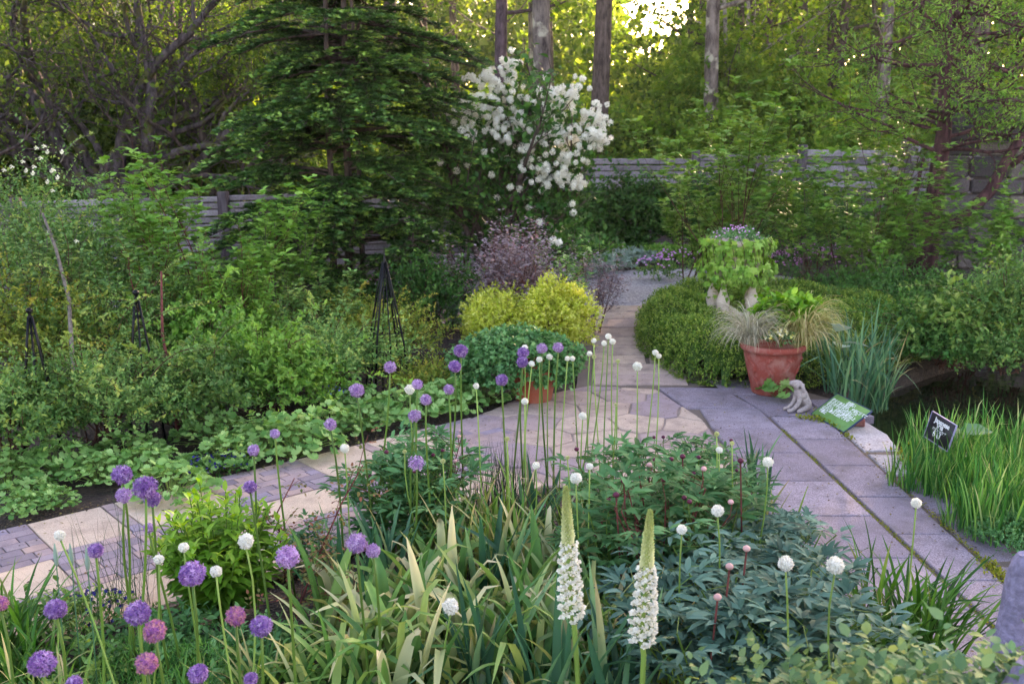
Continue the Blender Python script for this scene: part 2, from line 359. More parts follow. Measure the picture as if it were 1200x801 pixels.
def tree_mb(rng, p, d, L, r, P, leaf, per, T=KITE, spread=.25, W=None, sides=6, mindepth_leaf=None, droop=0.0, sides0=10):
    lines = []; tips = []; grow(rng, lines, tips, arr(p), nrm(d), L, r, 0, P)
    tr = MB(); fo = MB()
    for pts, rs, dep in lines: tube(tr, pts, rs, sides0 if dep == 0 else (sides if dep == 1 else 4), a=rng.uniform(), cap=False)
    if per > 0:
        Ps = []; Xs = []; As = []
        for pts, dd in tips:
            n = per; f = rng.uniform(0, len(pts)-1.001, n); i = f.astype(int); q = pts[i]+(pts[i+1]-pts[i])*(f-i)[:, None]
            q = q+rng.normal(0, spread, (n, 3))*arr([1, 1, .6]); Ps.append(q); Xs.append(nrm(dd*.5+rng.normal(0, .6, (n, 3))+arr([0, 0, droop]))); As.append(np.clip(rng.uniform(0, .6)+rng.uniform(0, .4, n), 0, 1))
        Ps = np.concatenate(Ps); n = len(Ps); scatter(fo, T, Ps, np.concatenate(Xs), arr([0, 0, 1.0])+rng.normal(0, .5, (n, 3)), leaf*rng.uniform(.6, 1.25, n), np.concatenate(As))
    return tr, fo, tips
def rg(s): return np.random.default_rng(s)
# ================================================================== SETTING
def pondshape(x, y):   # >0 inside pond
    px_ = (3.05-.02*(y-6), 9.8); 
    return min(x-(3.0+(.18 if y < 6.6 else 0)+max(0, y-8.8)*1.1), 7.4-x, y-5.9, 11.0-y)
def gh(x, y):
    z = .012*math.sin(3.1*x+1.7*y)+.012*math.sin(5.3*y-2.2*x)
    if y > 22: z += min(6, (y-22)*.07)
    pz = pondshape(x, y)
    if pz > 0: z -= min(.45, pz*2.2)
    if 2.0 < y < 18 and -6 < x < 3: z -= .012
    return z
m, n, b = newmat('soil'); soil = m; L = n.links
tc = node(n, 'ShaderNodeTexCoord'); v1 = node(n, 'ShaderNodeTexVoronoi'); v1.inputs['Scale'].default_value = 45; L.new(tc.outputs['Object'], v1.inputs[0])
n1 = node(n, 'ShaderNodeTexNoise'); n1.inputs['Scale'].default_value = 6; n1.inputs['Detail'].default_value = 8; L.new(tc.outputs['Object'], n1.inputs[0])
r1 = ramp(n, n1.outputs[0], [hexc('#231a17'), hexc('#3b2e29'), hexc('#4c3d33')], [.3, .55, .75]); r2 = ramp(n, v1.outputs['Color'], [(0, 0, 0, 1), (.55, .55, .55, 1)], [.6, .95])
mx = node(n, 'ShaderNodeMix', data_type='RGBA'); L.new(r2.outputs[0], mx.inputs[0]); L.new(r1.outputs[0], mx.inputs[6]); mx.inputs[7].default_value = hexc('#5e4a3f'); L.new(mx.outputs[2], b.inputs['Base Color']); b.inputs['Roughness'].default_value = .95
bp = node(n, 'ShaderNodeBump'); bp.inputs['Strength'].default_value = .9; bp.inputs['Distance'].default_value = .02; L.new(v1.outputs['Distance'], bp.inputs['Height']); L.new(bp.outputs[0], b.inputs['Normal'])
xs = np.concatenate([[-400, -200, -90, -45, -25, -14], np.arange(-9, 9.01, .12), [12, 16, 25, 45, 90, 200, 400]])
ys = np.concatenate([[-200, -60, -20, -6, 0], np.arange(2, 12.01, .12), np.arange(12.5, 24, .6), [26, 30, 36, 45, 60, 80, 110, 200, 500]])
gm = MB(); nx, ny = len(xs), len(ys)
V = [(x, y, gh(x, y)-.02) for y in ys for x in xs]; q = [(j*nx+i, j*nx+i+1, (j+1)*nx+i+1, (j+1)*nx+i) for j in range(ny-1) for i in range(nx-1)]
gm.add(V, q); struct('ground', gm.mesh('ground', soil))

rnd = random.Random(4)
M_sand = stonemat('sand_slab', ['#b39e8e', '#bfa998', '#c7b09c', '#a89488'], grain=190, grainamt=.25, stain=.65, staincol='#887468', blotch=4.5)
M_brick = stonemat('paver_brick', ['#7d7078', '#8a7c86', '#a18c8e', '#aa9088', '#8b8090', '#b39a8c'], grain=240, grainamt=.2, stain=.6, staincol='#665c66', blotch=6)
M_grey = stonemat('grey_slab', ['#7f7480', '#8b7f8b', '#968a96'], grain=150, grainamt=.45, stain=.7, staincol='#5a5052', blotch=4.5, bump=.5)
M_mort = stonemat('mortar', ['#6d5f58', '#6d5f58'], grain=300, grainamt=.3, stain=.4, staincol='#3c3a2a')
M_patio = stonemat('patio_slab', ['#a58f86', '#b49c8e', '#bba494', '#a18b88', '#94828a'], grain=170, grainamt=.25, stain=.8, staincol='#7d6a66', blotch=5)
# left path: band of sand slabs and basket-laid bricks
PO = Vector((-3.12, 5.7)); PU = Vector((.753, .658)); PV = Vector((.658, -.753))
def W(u, v): p = PO+PU*u+PV*v; return (p.x, p.y)
pth = MB()
def rect(u0, u1, v0, v1, a, m, z=.03, g=.006, bev=.006):
    stone(pth, [W(u0+g, v0+g), W(u1-g, v0+g), W(u1-g, v1-g), W(u0+g, v1-g)], -.03, z+rnd.uniform(-.002, .002), bev, a, m, .003, rnd)
def bricks(u0, u1, v0, v1):
    bl, bw = .19, .095
    v = v0; k = 0
    nrow = max(1, round((v1-v0)/bw)); bw = (v1-v0)/nrow
    for r_ in range(nrow):
        u = u0
        first = bl*(.5 if r_ % 2 else 1.0)*rnd.uniform(.85, 1.0)
        while u < u1-.01:
            l = first if u == u0 else bl*rnd.choice([1, 1, 1, .66]); e = min(u+l, u1)
            if u1-e < .05: e = u1
            rect(u, e, v0+r_*bw, v0+(r_+1)*bw, rnd.random(), 1, g=.003, bev=.004); u = e
rowsA = [(-1.7, -1.15, 'S'), (-1.15, -.55, 'S'), (-.55, .13, 'B'), (.13, .58, 'S'), (.58, .66, 'V'), (.66, 1.23, 'S'), (1.23, 1.98, 'B'), (1.98, 2.5, 'S'), (2.5, 2.58, 'V'), (2.58, 3.1, 'S'), (3.1, 3.62, 'B')]
rowsB = [(-1.7, -1.1, 'B'), (-1.1, -.52, 'S'), (-.52, .09, 'S'), (.09, 1.3, 'B'), (1.3, 1.85, 'S'), (1.85, 3.4, 'B')]
rowsC = [(-1.7, -.6, 'B'), (-.6, 0.0, 'S'), (0.0, .55, 'S'), (.55, 1.1, 'S'), (1.1, 1.9, 'B'), (1.9, 2.45, 'S'), (2.45, 3.0, 'S')]
for rows, v0, v1 in ((rowsA, .06, .62), (rowsB, .70, 1.12), (rowsC, 1.2, 1.66)):
    for u0, u1, k in rows:
        if k == 'S': rect(u0, u1, v0, v1, rnd.random(), 0)
        elif k == 'B': bricks(u0, u1, v0, v1)
        else:
            nv = 5
            for i in range(nv): rect(u0, u1, v0+(v1-v0)*i/nv, v0+(v1-v0)*(i+1)/nv, rnd.random(), 1, g=.003, bev=.004)
bricks(-1.7, 3.3, .62, .70); bricks(-1.7, 3.0, 1.12, 1.2)
pth.add([(*W(-1.8, .04), .018), (*W(3.4, .04), .018), (*W(3.3, 1.68), .018), (*W(-1.8, 1.68), .018)][::-1], [(0, 1, 2, 3)], m=2)
struct('path', pth.mesh('path', [M_sand, M_brick, M_mort], smooth=False))

# crazy-paved patio: irregular flags from clipped cells
def clip(poly, nxn, nyn, c):
    out = []
    for i in range(len(poly)):
        p, q_ = poly[i], poly[(i+1) % len(poly)]; dp = p[0]*nxn+p[1]*nyn-c; dq = q_[0]*nxn+q_[1]*nyn-c
        if dp <= 0: out.append(p)
        if dp*dq < 0: t = dp/(dp-dq); out.append((p[0]+(q_[0]-p[0])*t, p[1]+(q_[1]-p[1])*t))
    return out
def cells(pts, region):
    res = []
    for i, p in enumerate(pts):
        poly = region[:]
        for j, q_ in enumerate(pts):
            if i == j or not poly: continue
            nx_, ny_ = q_[0]-p[0], q_[1]-p[1]; poly = clip(poly, nx_, ny_, (q_[0]**2+q_[1]**2-p[0]**2-p[1]**2)/2)
        if len(poly) >= 3: res.append(poly)
    return res
def shrink(poly, d):
    cx = sum(p[0] for p in poly)/len(poly); cy_ = sum(p[1] for p in poly)/len(poly); pts = []
    for x, y in poly:
        L_ = math.hypot(x-cx, y-cy_); k = max(.3, (L_-d)/L_); pts.append((cx+(x-cx)*k, cy_+(y-cy_)*k))
    return pts
def area(p): return abs(sum(p[i][0]*p[(i+1) % len(p)][1]-p[(i+1) % len(p)][0]*p[i][1] for i in range(len(p))))/2
patio = [(-.42, 7.1), (.2, 6.5), (1.75, 6.5), (1.78, 7.7), (1.5, 8.98), (.62, 9.15), (-.15, 8.6)]
reg = [(-.62, 7.6), (-.1, 6.9), (.05, 6.4), (1.58, 6.4), (1.6, 7.9), (1.35, 8.98), (.72, 9.1), (.0, 8.55)]
pm = MB(); pts = []
for i in range(5):
    for j in range(8): pts.append((-.45+i*.48+rnd.uniform(-.15, .15)+(.24 if j % 2 else 0), 6.35+j*.38+rnd.uniform(-.11, .11)))
def subdiv_rough(poly, amp=.012):
    out = []
    for i in range(len(poly)):
        p, q_ = poly[i], poly[(i+1) % len(poly)]; L_ = math.hypot(q_[0]-p[0], q_[1]-p[1]); k = max(1, int(L_/.12))
        for s in range(k): t = s/k; a_ = amp if s else 0; out.append((p[0]+(q_[0]-p[0])*t+rnd.uniform(-a_, a_), p[1]+(q_[1]-p[1])*t+rnd.uniform(-a_, a_)))
    return out
for poly in cells(pts, reg):
    if area(poly) < .01: continue
    stone(pm, subdiv_rough(shrink(poly, .009)), -.03, .031+rnd.uniform(-.004, .004), .008, rnd.random(), 0, .006, rnd)
pm.add([(*p, .02) for p in reg]+[(.6, 7.7, .02)], None, [(i, (i+1) % len(reg), len(reg)) for i in range(len(reg))], m=2)
# round grey inset flag and grey triangles near the slab walk
# stepping rows up to the gravel
yb = [9.12, 9.55, 9.98, 10.4, 10.9, 11.35, 11.9, 12.45, 12.95, 13.45]
for i in range(len(yb)-1):
    xl = .74+(yb[i]-9.1)*.09; xl2 = .74+(yb[i+1]-9.1)*.09
    wd = .95 if i < 6 else .8
    sp = rnd.uniform(.35, .75)
    if i in (2, 5): parts_ = [(0, sp), (sp, 1)]
    else: parts_ = [(0, 1)]
    for s0, s1 in parts_:
        poly = [(xl+wd*s0, yb[i]+.01), (xl+wd*s1, yb[i]+.01+rnd.uniform(-.02, .02)), (xl2+wd*s1, yb[i+1]-.012), (xl2+wd*s0, yb[i+1]-.012+rnd.uniform(-.02, .02))]
        stone(pm, subdiv_rough(shrink(poly, .024), .010), -.03, .035+rnd.uniform(-.006, .006), .01, rnd.random(), 0, .008, rnd)
pm.add([(.6, 9.0, .016), (2.0, 9.0, .016), (2.3, 13.5, .016), (1.0, 13.5, .016)], [(0, 1, 2, 3)], m=1)
struct('patio', pm.mesh('patio', [M_patio, M_mort, stonemat('patio_joint', ['#8d7e78', '#8d7e78'], grain=300, grainamt=.3, stain=.5, staincol='#5a5240')], smooth=False))

# grey aggregate slab walk
wk = MB()
def xa(y): return 2.16+(8.08-y)*.05
def sl_(poly, a=None, m=0, z=.035, bev=.008): stone(wk, subdiv_rough(shrink(poly, .006), .003), -.03, z+rnd.uniform(-.002, .002), bev, rnd.random() if a is None else a, m, .003, rnd)
yc = [3.09, 3.71, 4.33, 4.95, 5.57, 6.19, 6.81, 7.43, 8.05]
for i in range(len(yc)-1):
    y0, y1 = yc[i], yc[i+1]; sl_([(xa(y0)+.012, y0), (2.62, y0), (2.62, y1), (xa(y1)+.012, y1)])
yc1 = [3.4, 4.0, 4.62, 5.24, 5.86, 6.49, 7.1, 7.72, 8.3]
for i in range(len(yc1)-1):
    y0, y1 = yc1[i], yc1[i+1]; sl_([(1.62, y0), (xa(y0)-.016, y0), (xa(y1)-.016, y1), (1.62, y1)])
sl_([(1.50, 8.32), (2.12, 8.32), (1.95, 9.0), (1.36, 9.02)]); sl_([(2.16, 8.08), (2.66, 8.08), (2.6, 8.7), (2.05, 8.75)]); sl_([(2.68, 7.95), (3.05, 8.05), (2.95, 8.6), (2.64, 8.6)]); sl_([(1.97, 8.78), (2.6, 8.74), (2.5, 9.3), (1.9, 9.3)])
# outer edging: pale worn concrete pieces, then grey ones
ed = [(8.0, 7.15, .34, 1), (7.1, 6.62, .3, 1), (6.58, 5.9, .27, 0), (5.85, 5.2, .25, 0), (5.15, 4.5, .25, 0)]
for y1, y0, wd, kind in ed:
    sl_([(2.65, y0), (2.65+wd*rnd.uniform(.75, 1), y0+.03), (2.65+wd, (y0+y1)/2), (2.65+wd*rnd.uniform(.8, 1.05), y1-.03), (2.65, y1)], m=1 if kind else 0, z=.03, bev=.014)
wk.add([(1.6, 3.0, .016), (2.93, 3.0, .016), (2.93, 8.6, .016), (2.45, 9.3, .016), (1.45, 9.0, .016)], None, [(0, 1, 2), (0, 2, 3), (0, 3, 4)], m=2)
M_conc = stonemat('worn_concrete', ['#a79fa2', '#b5adb0'], grain=60, grainamt=.25, stain=.5, staincol='#847b7e', bump=.9, blotch=9)
struct('pavement', wk.mesh('pavement', [M_grey, M_conc, M_mort], smooth=False))
# round dark inset stone in the patio
ri = MB(); cxr, cyr = G(820, 470)[:2]
stone(ri, [(cxr+.22*math.cos(i*PI/8), cyr+.19*math.sin(i*PI/8)) for i in range(16)], -.03, .042, .008, .3, 0)
struct('patio', ri.mesh('patio_inset', [M_grey]))

# gravel
m, n, b = newmat('gravel'); gravel = m; L = n.links
tc = node(n, 'ShaderNodeTexCoord'); v1 = node(n, 'ShaderNodeTexVoronoi'); v1.inputs['Scale'].default_value = 38; L.new(tc.outputs['Object'], v1.inputs[0])
r1 = ramp(n, v1.outputs['Color'], [hexc('#85808a'), hexc('#a8a2aa'), hexc('#c4bec6')], [.1, .5, .9]); L.new(r1.outputs[0], b.inputs['Base Color']); b.inputs['Roughness'].default_value = .9
bp = node(n, 'ShaderNodeBump'); bp.inputs['Strength'].default_value = 1; bp.inputs['Distance'].default_value = .03; bp.invert = True; L.new(v1.outputs['Distance'], bp.inputs['Height']); L.new(bp.outputs[0], b.inputs['Normal'])
gv = MB(); top = [(-7.5, 15.2), (-4, 15.6), (-1.5, 15.9), (0, 16.2), (1.2, 16.6), (2.2, 17.1), (3.2, 17.2), (4.6, 16.3)]; bot = [(-7.5, 13.2), (-4, 13.4), (-1.5, 13.5), (0, 13.5), (1.0, 13.47), (2.2, 13.47), (3.2, 13.8), (4.6, 14.6)]
V = []
for k in range(8):
    for s in range(9):
        t = s/8; V.append((bot[k][0]*(1-t)+top[k][0]*t, bot[k][1]*(1-t)+top[k][1]*t, .012+.016*math.sin(t*PI)+rnd.uniform(-.003, .003)))
gv.add(V, [(k*9+s, (k+1)*9+s, (k+1)*9+s+1, k*9+s+1) for k in range(7) for s in range(8)]); struct('gravel_path', gv.mesh('gravel_path', gravel))
# pond
m, n, b = newmat('pond_water'); b.inputs['Base Color'].default_value = hexc('#1a1f14'); b.inputs['Roughness'].default_value = .06; b.inputs['Specular IOR Level'].default_value = .6
nz = node(n, 'ShaderNodeTexNoise'); nz.inputs['Scale'].default_value = 5; tc = node(n, 'ShaderNodeTexCoord'); n.links.new(tc.outputs['Object'], nz.inputs[0]); bp = node(n, 'ShaderNodeBump'); bp.inputs['Strength'].default_value = .15; bp.inputs['Distance'].default_value = .02; n.links.new(nz.outputs[0], bp.inputs['Height']); n.links.new(bp.outputs[0], b.inputs['Normal'])
pw = MB(); pw.add([(2.9, 5.8, -.12), (7.5, 5.8, -.12), (7.5, 11.1, -.12), (2.9, 11.1, -.12)], [(0, 1, 2, 3)]); struct('pond_water', pw.mesh('pond_water', m))

# ------------------------------------------------------------------ bark / leaf materials
bk_dark = barkmat('bark_dark', '#342a29', '#6f5f5b', 14, .25, .8); bk_moss = barkmat('bark_mossy', '#2f2729', '#74676a', 12, .3, .9, '#5c5a3a')
bk_grey = barkmat('bark_grey', '#3b3130', '#8a7b76', 10, .3, .9, '#a8a090'); bk_red = barkmat('bark_red', '#2e1c20', '#6a464a', 16, .2, .8); bk_birch = barkmat('bark_birch', '#5a5250', '#b5aca6', 8, 1.2, .4)
bk_purple = barkmat('bark_purple', '#33262c', '#6f5a62', 12, .3, .8)
twig_brown = barkmat('twig_brown', '#3a2620', '#6e4a40', 30, .3, .3); twig_red = barkmat('twig_red', '#4a2422', '#7d4640', 30, .3, .3); twig_grey = barkmat('twig_grey', '#4a423e', '#857a70', 30, .3, .3)
stem_green = leafmat('stem_green', ['#3f5c25', '#5d7f33'], trans=0, rough=.5)
stem_pale = leafmat('stem_pale', ['#5f8038', '#86a352'], trans=0, rough=.5)
L_conifer = leafmat('leaf_conifer', ['#1c3418', '#2c4e24', '#477434', '#92b654'], trans=.15, rough=.5)
L_forest = leafmat('leaf_forest', ['#3a5a1e', '#547a2a', '#70963a', '#a2b850'], trans=.55, rough=.6)
L_forest2 = leafmat('leaf_forest_dark', ['#284018', '#3e5a22', '#5a7630', '#7c923e'], trans=.45, rough=.6)
L_fresh = leafmat('leaf_fresh', ['#3c6a26', '#538636', '#74a648', '#98c45e'], trans=.35)
L_rose = leafmat('leaf_rose', ['#2c5026', '#447036', '#64904c', '#9aae50'], trans=.3)
L_rosegl = leafmat('leaf_rose_glaucous', ['#32582a', '#4d7a3e', '#76a058', '#aeb65c'], trans=.3)
L_yelgrn = leafmat('leaf_olive_gold', ['#3f6228', '#5f8034', '#8c9a40', '#b0a04a'], trans=.35)
L_ivyd = leafmat('leaf_climber', ['#20441e', '#2e5c28', '#427634', '#5e9044'], trans=.3)
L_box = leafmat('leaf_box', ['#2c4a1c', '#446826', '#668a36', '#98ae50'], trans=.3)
L_yellow = leafmat('leaf_gold_shrub', ['#8aa42c', '#aebc42', '#cbd25e', '#e0e290'], trans=.35, objvar=.03)
L_gera = leafmat('leaf_geranium', ['#2e5a34', '#427a46', '#5c965a', '#7cb072'], trans=.3)
L_alch = leafmat('leaf_alchemilla', ['#4f8040', '#689a50', '#84b264', '#a0c67c'], trans=.35, rough=.6, objvar=.08)
L_purp = leafmat('leaf_purple_rose', ['#54464c', '#74646a', '#92848a', '#985f54'], trans=.2)
L_peony = leafmat('leaf_peony', ['#28522c', '#3a6c40', '#508854', '#6ea06a'], trans=.25, rough=.6, spec=.15)
L_blue = leafmat('leaf_blue_peony', ['#2c4a40', '#3e6254', '#54796a', '#6e9282'], trans=.2, spec=.12, rough=.7)
L_lily = leafmat('leaf_bright', ['#3a6a1c', '#4f8426', '#6da034', '#93bc48'], trans=.35)
L_blade = leafmat('blade_green', ['#2c5a24', '#3f722e', '#5d8c3c', '#86a04c'], tip='#cdb788', trans=.3, rough=.4, tipstart=.3)
L_iris = leafmat('blade_iris', ['#2a5540', '#3a6a4c', '#50805c', '#6d9668'], tip='#b8a070', trans=.25, rough=.4, tipstart=.55)
L_daff = leafmat('blade_withering', ['#3a6a38', '#528244', '#729a50', '#a8ac68'], tip='#e0d2aa', trans=.28, rough=.5, tipstart=.45)
L_grass = leafmat('blade_grass', ['#24602a', '#357636', '#509044', '#78a850'], tip='#c0c486', trans=.3, rough=.5, tipstart=.45)
L_dkblade = leafmat('blade_dark', ['#1d481a', '#2b5e22', '#3f7630', '#55893c'], tip='#a8a060', trans=.25, rough=.35, tipstart=.6)
L_sedge = leafmat('blade_sedge', ['#969058', '#bcb278', '#dcd29a', '#a5ae64'], tip='#b59c78', trans=.3, rough=.5, tipstart=.5)
L_sedgep = leafmat('blade_sedge_pale', ['#8c8d7c', '#aeaa94', '#cfc9ae', '#9c9a84'], tip='#a08878', trans=.3, rough=.5, tipstart=.5)
L_rush = leafmat('blade_rush', ['#1c3320', '#28452a', '#3a5a38'], tip='#5a5a40', trans=.05)
L_silver = leafmat('leaf_silver', ['#6f8a7c', '#8aa294', '#a5b8a8'], trans=.2, rough=.7)
L_moss = leafmat('moss', ['#5a6a1c', '#7f8a2a', '#a09c38', '#4c6a24'], trans=.2, rough=.8)
P_purple = leafmat('petal_purple', ['#6a4890', '#8f64a8', '#ad86c0', '#d6bce0'], trans=.25, rough=.6, objvar=.1)
P_lilac = leafmat('petal_lilac', ['#8660a0', '#a884b8', '#c09ecb', '#dcc6e2'], trans=.25, rough=.6, objvar=.1)
P_pink = leafmat('petal_faded_pink', ['#8a4f9a', '#a868a8', '#c88a9c', '#d4a498'], trans=.25, rough=.6, objvar=.1)
P_cream = leafmat('petal_cream', ['#c9cfa6', '#dadcc0', '#e8e8d8', '#f0efe6'], trans=.3, rough=.7, objvar=.04)
P_white = leafmat('petal_white', ['#d8d6c8', '#e6e4da', '#f0efe8', '#f4f3ee'], trans=.3, rough=.7, objvar=.03)
P_bud = leafmat('bud_green', ['#93a05c', '#aeb678', '#c8cc98', '#e0e0bc'], trans=.2, rough=.6)
P_darkbud = leafmat('bud_maroon', ['#3d1428', '#5a2038', '#70304a'], trans=0, rough=.35)
P_pinkbud = leafmat('bud_pink', ['#a06a6a', '#c99a98', '#d8b8b4'], trans=0, rough=.4)
P_viola = leafmat('petal_viola', ['#1c1240', '#2c1c66', '#41309a', '#241040'], trans=.1)
P_blue = leafmat('petal_blue', ['#4a5ab0', '#6f7cc8', '#8f9ad8'], trans=.2)
P_magenta = leafmat('petal_magenta', ['#b85ab0', '#d486cc', '#e8a8e0', '#f2c8ee'], trans=.2)
P_yel = leafmat('petal_yellow', ['#d8c84a', '#e8dc7a', '#efeac0', '#f2efdc'], trans=.2)
P_rosewhite = leafmat('petal_rose_white', ['#e0dcb8', '#ece8cc', '#f2efe0'], trans=.2)
# ================================================================== FENCES AND WALL
M_board = stonemat('weathered_board', ['#6d6468', '#81777c', '#978c92', '#a79da2'], grain=40, grainamt=.3, stain=.6, staincol='#4a4340', blotch=5, bump=.8)
M_post = barkmat('fence_post', '#3a3236', '#6f6468', 14, .15, .7)
def fence(tops, label, rows=13):
    root = None; P = [at(*t) for t in tops]; pts = [(p[0], t[2], p[1]) for p, t in zip(P, tops)]
    root = empty('fence', (pts[0][0], pts[0][1], 0)); tag(root, label, 'fence'); ox, oy = pts[0][:2]
    rr = random.Random(len(tops)*7)
    for i, (x, y, z) in enumerate(pts):
        mb = MB(); box(mb, x-ox-.07, x-ox+.07, y-oy-.13, y-oy+.07, -.1, z+(.14 if rows > 13 else .05), .012, rr.random()); obj('post', mb.mesh('post', M_post), root)
        if i+1 < len(pts):
            x2, y2, z2 = pts[i+1]; d = Vector((x2-x, y2-y, 0)); Ln = d.length; M = Matrix.Translation((x-ox, y-oy, 0))@Matrix.Rotation(math.atan2(d.y, d.x), 4, 'Z')
            mb = MB(); zt = min(z, z2)+(z2-z)*.5; hh = zt/rows
            for k in range(rows):
                x0 = .07
                cuts = [0.07]+sorted(rr.uniform(.3, Ln-.3) for _ in range(rr.choice([0, 1, 1])))+[Ln-.07]
                for a_, b_ in zip(cuts[:-1], cuts[1:]):
                    box(mb, a_, b_-.004, -.035+rr.uniform(-.025, .012), .035, k*hh+.004, (k+1)*hh-.006-rr.uniform(0, .02), .012, rr.random(), M=M)
            obj('board_panel', mb.mesh('board_panel', M_board, smooth=False), root)
    return root
fence([(-90, 240, 13.6), (18, 236, 14.2), (142, 231, 14.9), (262, 228, 15.5), (372, 224, 16.1), (478, 222, 16.7), (570, 222, 17.3)], 'low fence of stacked grey boards behind the left shrubs and conifer')
fence([(610, 187, 20.2), (688, 186, 20.3), (815, 184, 20.4), (940, 178, 19.6), (1062, 172, 18.6), (1175, 168, 17.4)], 'tall weathered board fence with climbers running along the back of the garden', rows=14)
M_wall = stonemat('wall_stone', ['#4f484c', '#5f565a', '#71666a', '#80746e'], grain=50, grainamt=.3, stain=.6, staincol='#332e30', blotch=3, bump=.9)
wl = empty('stone_wall', (6.6, 15.6, 0)); tag(wl, 'dark stone block wall behind the red-barked tree at the right edge', 'wall')
mb = MB(); rr = random.Random(9); M = Matrix.Rotation(R(-28), 4, 'Z')
z = 0
while z < 2.5:
    hh = rr.uniform(.22, .36); x = -.1+rr.uniform(0, .2)
    while x < 4.6: l = rr.uniform(.35, .75); box(mb, x, x+l-.015, -.18+rr.uniform(-.03, .03), .2, z, z+hh-.014, .03, rr.random(), M=M); x += l
    z += hh
obj('stone_course', mb.mesh('wall_blocks', M_wall, smooth=False), wl)
mb = MB(); x = -.15
while x < 4.6: l = rr.uniform(.6, .9); box(mb, x, x+l-.01, -.24, .26, z+.003, z+.1, .02, rr.random(), M=M); x += l
obj('coping', mb.mesh('coping', M_wall, smooth=False), wl)

# soft evening air
hm = bpy.data.materials.new('haze'); hm.use_nodes = True; n = hm.node_tree; n.nodes.remove(n.nodes['Principled BSDF']); pv = node(n, 'ShaderNodeVolumePrincipled'); pv.inputs['Color'].default_value = (.96, .95, .9, 1); pv.inputs['Density'].default_value = HAZE; pv.inputs['Anisotropy'].default_value = .55
n.links.new(pv.outputs[0], n.nodes['Material Output'].inputs['Volume']); mb = MB()
V = [(x, y, z) for z in (-1.5, 34) for y in (-8, 100) for x in (-75, 75)]; mb.add(V, [(0, 2, 3, 1), (4, 5, 7, 6), (0, 1, 5, 4), (2, 6, 7, 3), (0, 4, 6, 2), (1, 3, 7, 5)]); tag(obj('haze', mb.mesh('haze', hm, smooth=False)), 'thin warm evening haze in the air', 'haze', kind='stuff')
# ================================================================== WOODLAND BEHIND
def forest_tree(seed, h, r, crown0, leafm, bark, nleaf=5, leaf=.17, lean=0, dens=1.0):
    rng = rg(seed); P = dict(depth=3, n=[int(13*dens), 5, 3], seg=8, wob=.06, wob0=.014, up=.03, start=.35, start0=crown0, ang=(.9, 1.4), lr=.34, rr=.38, taper=.35, flat=.6)
    lines = []; tips = []
    P2 = dict(P); grow(rng, lines, tips, arr([0, 0, -.2]), nrm(arr([lean, 0, 1])), h, r, 0, P2)
    tr = MB(); fo = MB()
    for pts, rs, dep in lines: tube(tr, pts, rs, 10 if dep == 0 else 5 if dep == 1 else 3, a=rng.uniform(), cap=False)
    Ps = []; Xs = []; As = []
    for pts, dd in tips:
        f = rng.uniform(0, len(pts)-1.001, nleaf); i = f.astype(int); q_ = pts[i]+(pts[i+1]-pts[i])*(f-i)[:, None]+rng.normal(0, .3, (nleaf, 3))*arr([1, 1, .45])
        Ps.append(q_); Xs.append(nrm(arr([dd[0], dd[1], 0])*.6+rng.normal(0, .6, (nleaf, 3))+arr([0, 0, -.15]))); As.append(np.clip(rng.uniform(0, .6)+rng.uniform(0, .4, nleaf), 0, 1))
    Ps = np.concatenate(Ps); n_ = len(Ps)
    scatter(fo, KITEW, Ps, np.concatenate(Xs), arr([0, 0, 1.])+rng.normal(0, .55, (n_, 3)), leaf*rng.uniform(.6, 1.3, n_), np.concatenate(As))
    return [('trunk', tr.mesh('trunk', bark)), ('crown', fo.mesh('crown', leafm, smooth=False))]
def underbrush(seed, rx, ry, h, leafm, nc=1500, leaf=.15, bark=None):
    F, S = shrub(rg(seed), rx, ry, h, nc, 7, leaf, KITEW, lump=.35, inner=.2, twig=.3, z0=.03, nstem=14, stemr=.03)
    return [('trunk', S.mesh('trunk', bark or bk_dark)), ('crown', F.mesh('crown', leafm, smooth=False))]
FT = [forest_tree(11, 13, .20, .38, L_forest, bk_purple, 7), forest_tree(12, 14, .17, .30, L_forest, bk_grey, 7), forest_tree(13, 12, .14, .22, L_forest2, bk_dark, 8), forest_tree(14, 15, .24, .42, L_forest, bk_dark, 7), forest_tree(15, 11, .09, .30, L_forest, bk_birch, 6, lean=.1)]
UB = [underbrush(21, 2.4, 1.8, 3.0, L_forest), underbrush(22, 2.0, 1.6, 2.4, L_forest2), underbrush(23, 2.6, 2.0, 4.6, L_forest, 2400), underbrush(24, 1.8, 1.6, 5.2, L_forest2, 2200)]
# trees whose trunks can be picked out: px of trunk, depth, trunk scale, kind, label
vis = [(200, 23, 1.15, 0, 'straight purplish trunk rising behind the gnarled old tree'),
       (586, 26, 1.0, 0, 'slim dark trunk just left of the thick double trunk above the snowball bush'),
       (640, 24, 1.45, 1, 'thick lichen-patched grey trunk directly above the snowball bush'),
       (700, 25, 1.05, 3, 'straight brown trunk between the snowball bush and the bright gap of sky'),
       (805, 31, .95, 2, 'thin dark trunk on the right side of the bright gap of sky'),
       (834, 25, 1.2, 1, 'pale grey forked trunk above the left end of the light green open shrub'),
       (860, 27, .9, 4, 'leaning white birch stem right of the pale forked trunk'),
       (884, 28, 1.0, 4, 'second birch stem, thicker, leaning to the right of its twin'),
       (976, 29, 1.1, 3, 'dark trunk in the woods above the second fence post'),
       (1035, 24, 1.0, 1, 'mottled trunk in the woods left of the red-barked tree'),
       (1130, 23, 1.3, 3, 'broad dark trunk in the woods behind the red-barked tree')]
frng = rg(77); NF = 0
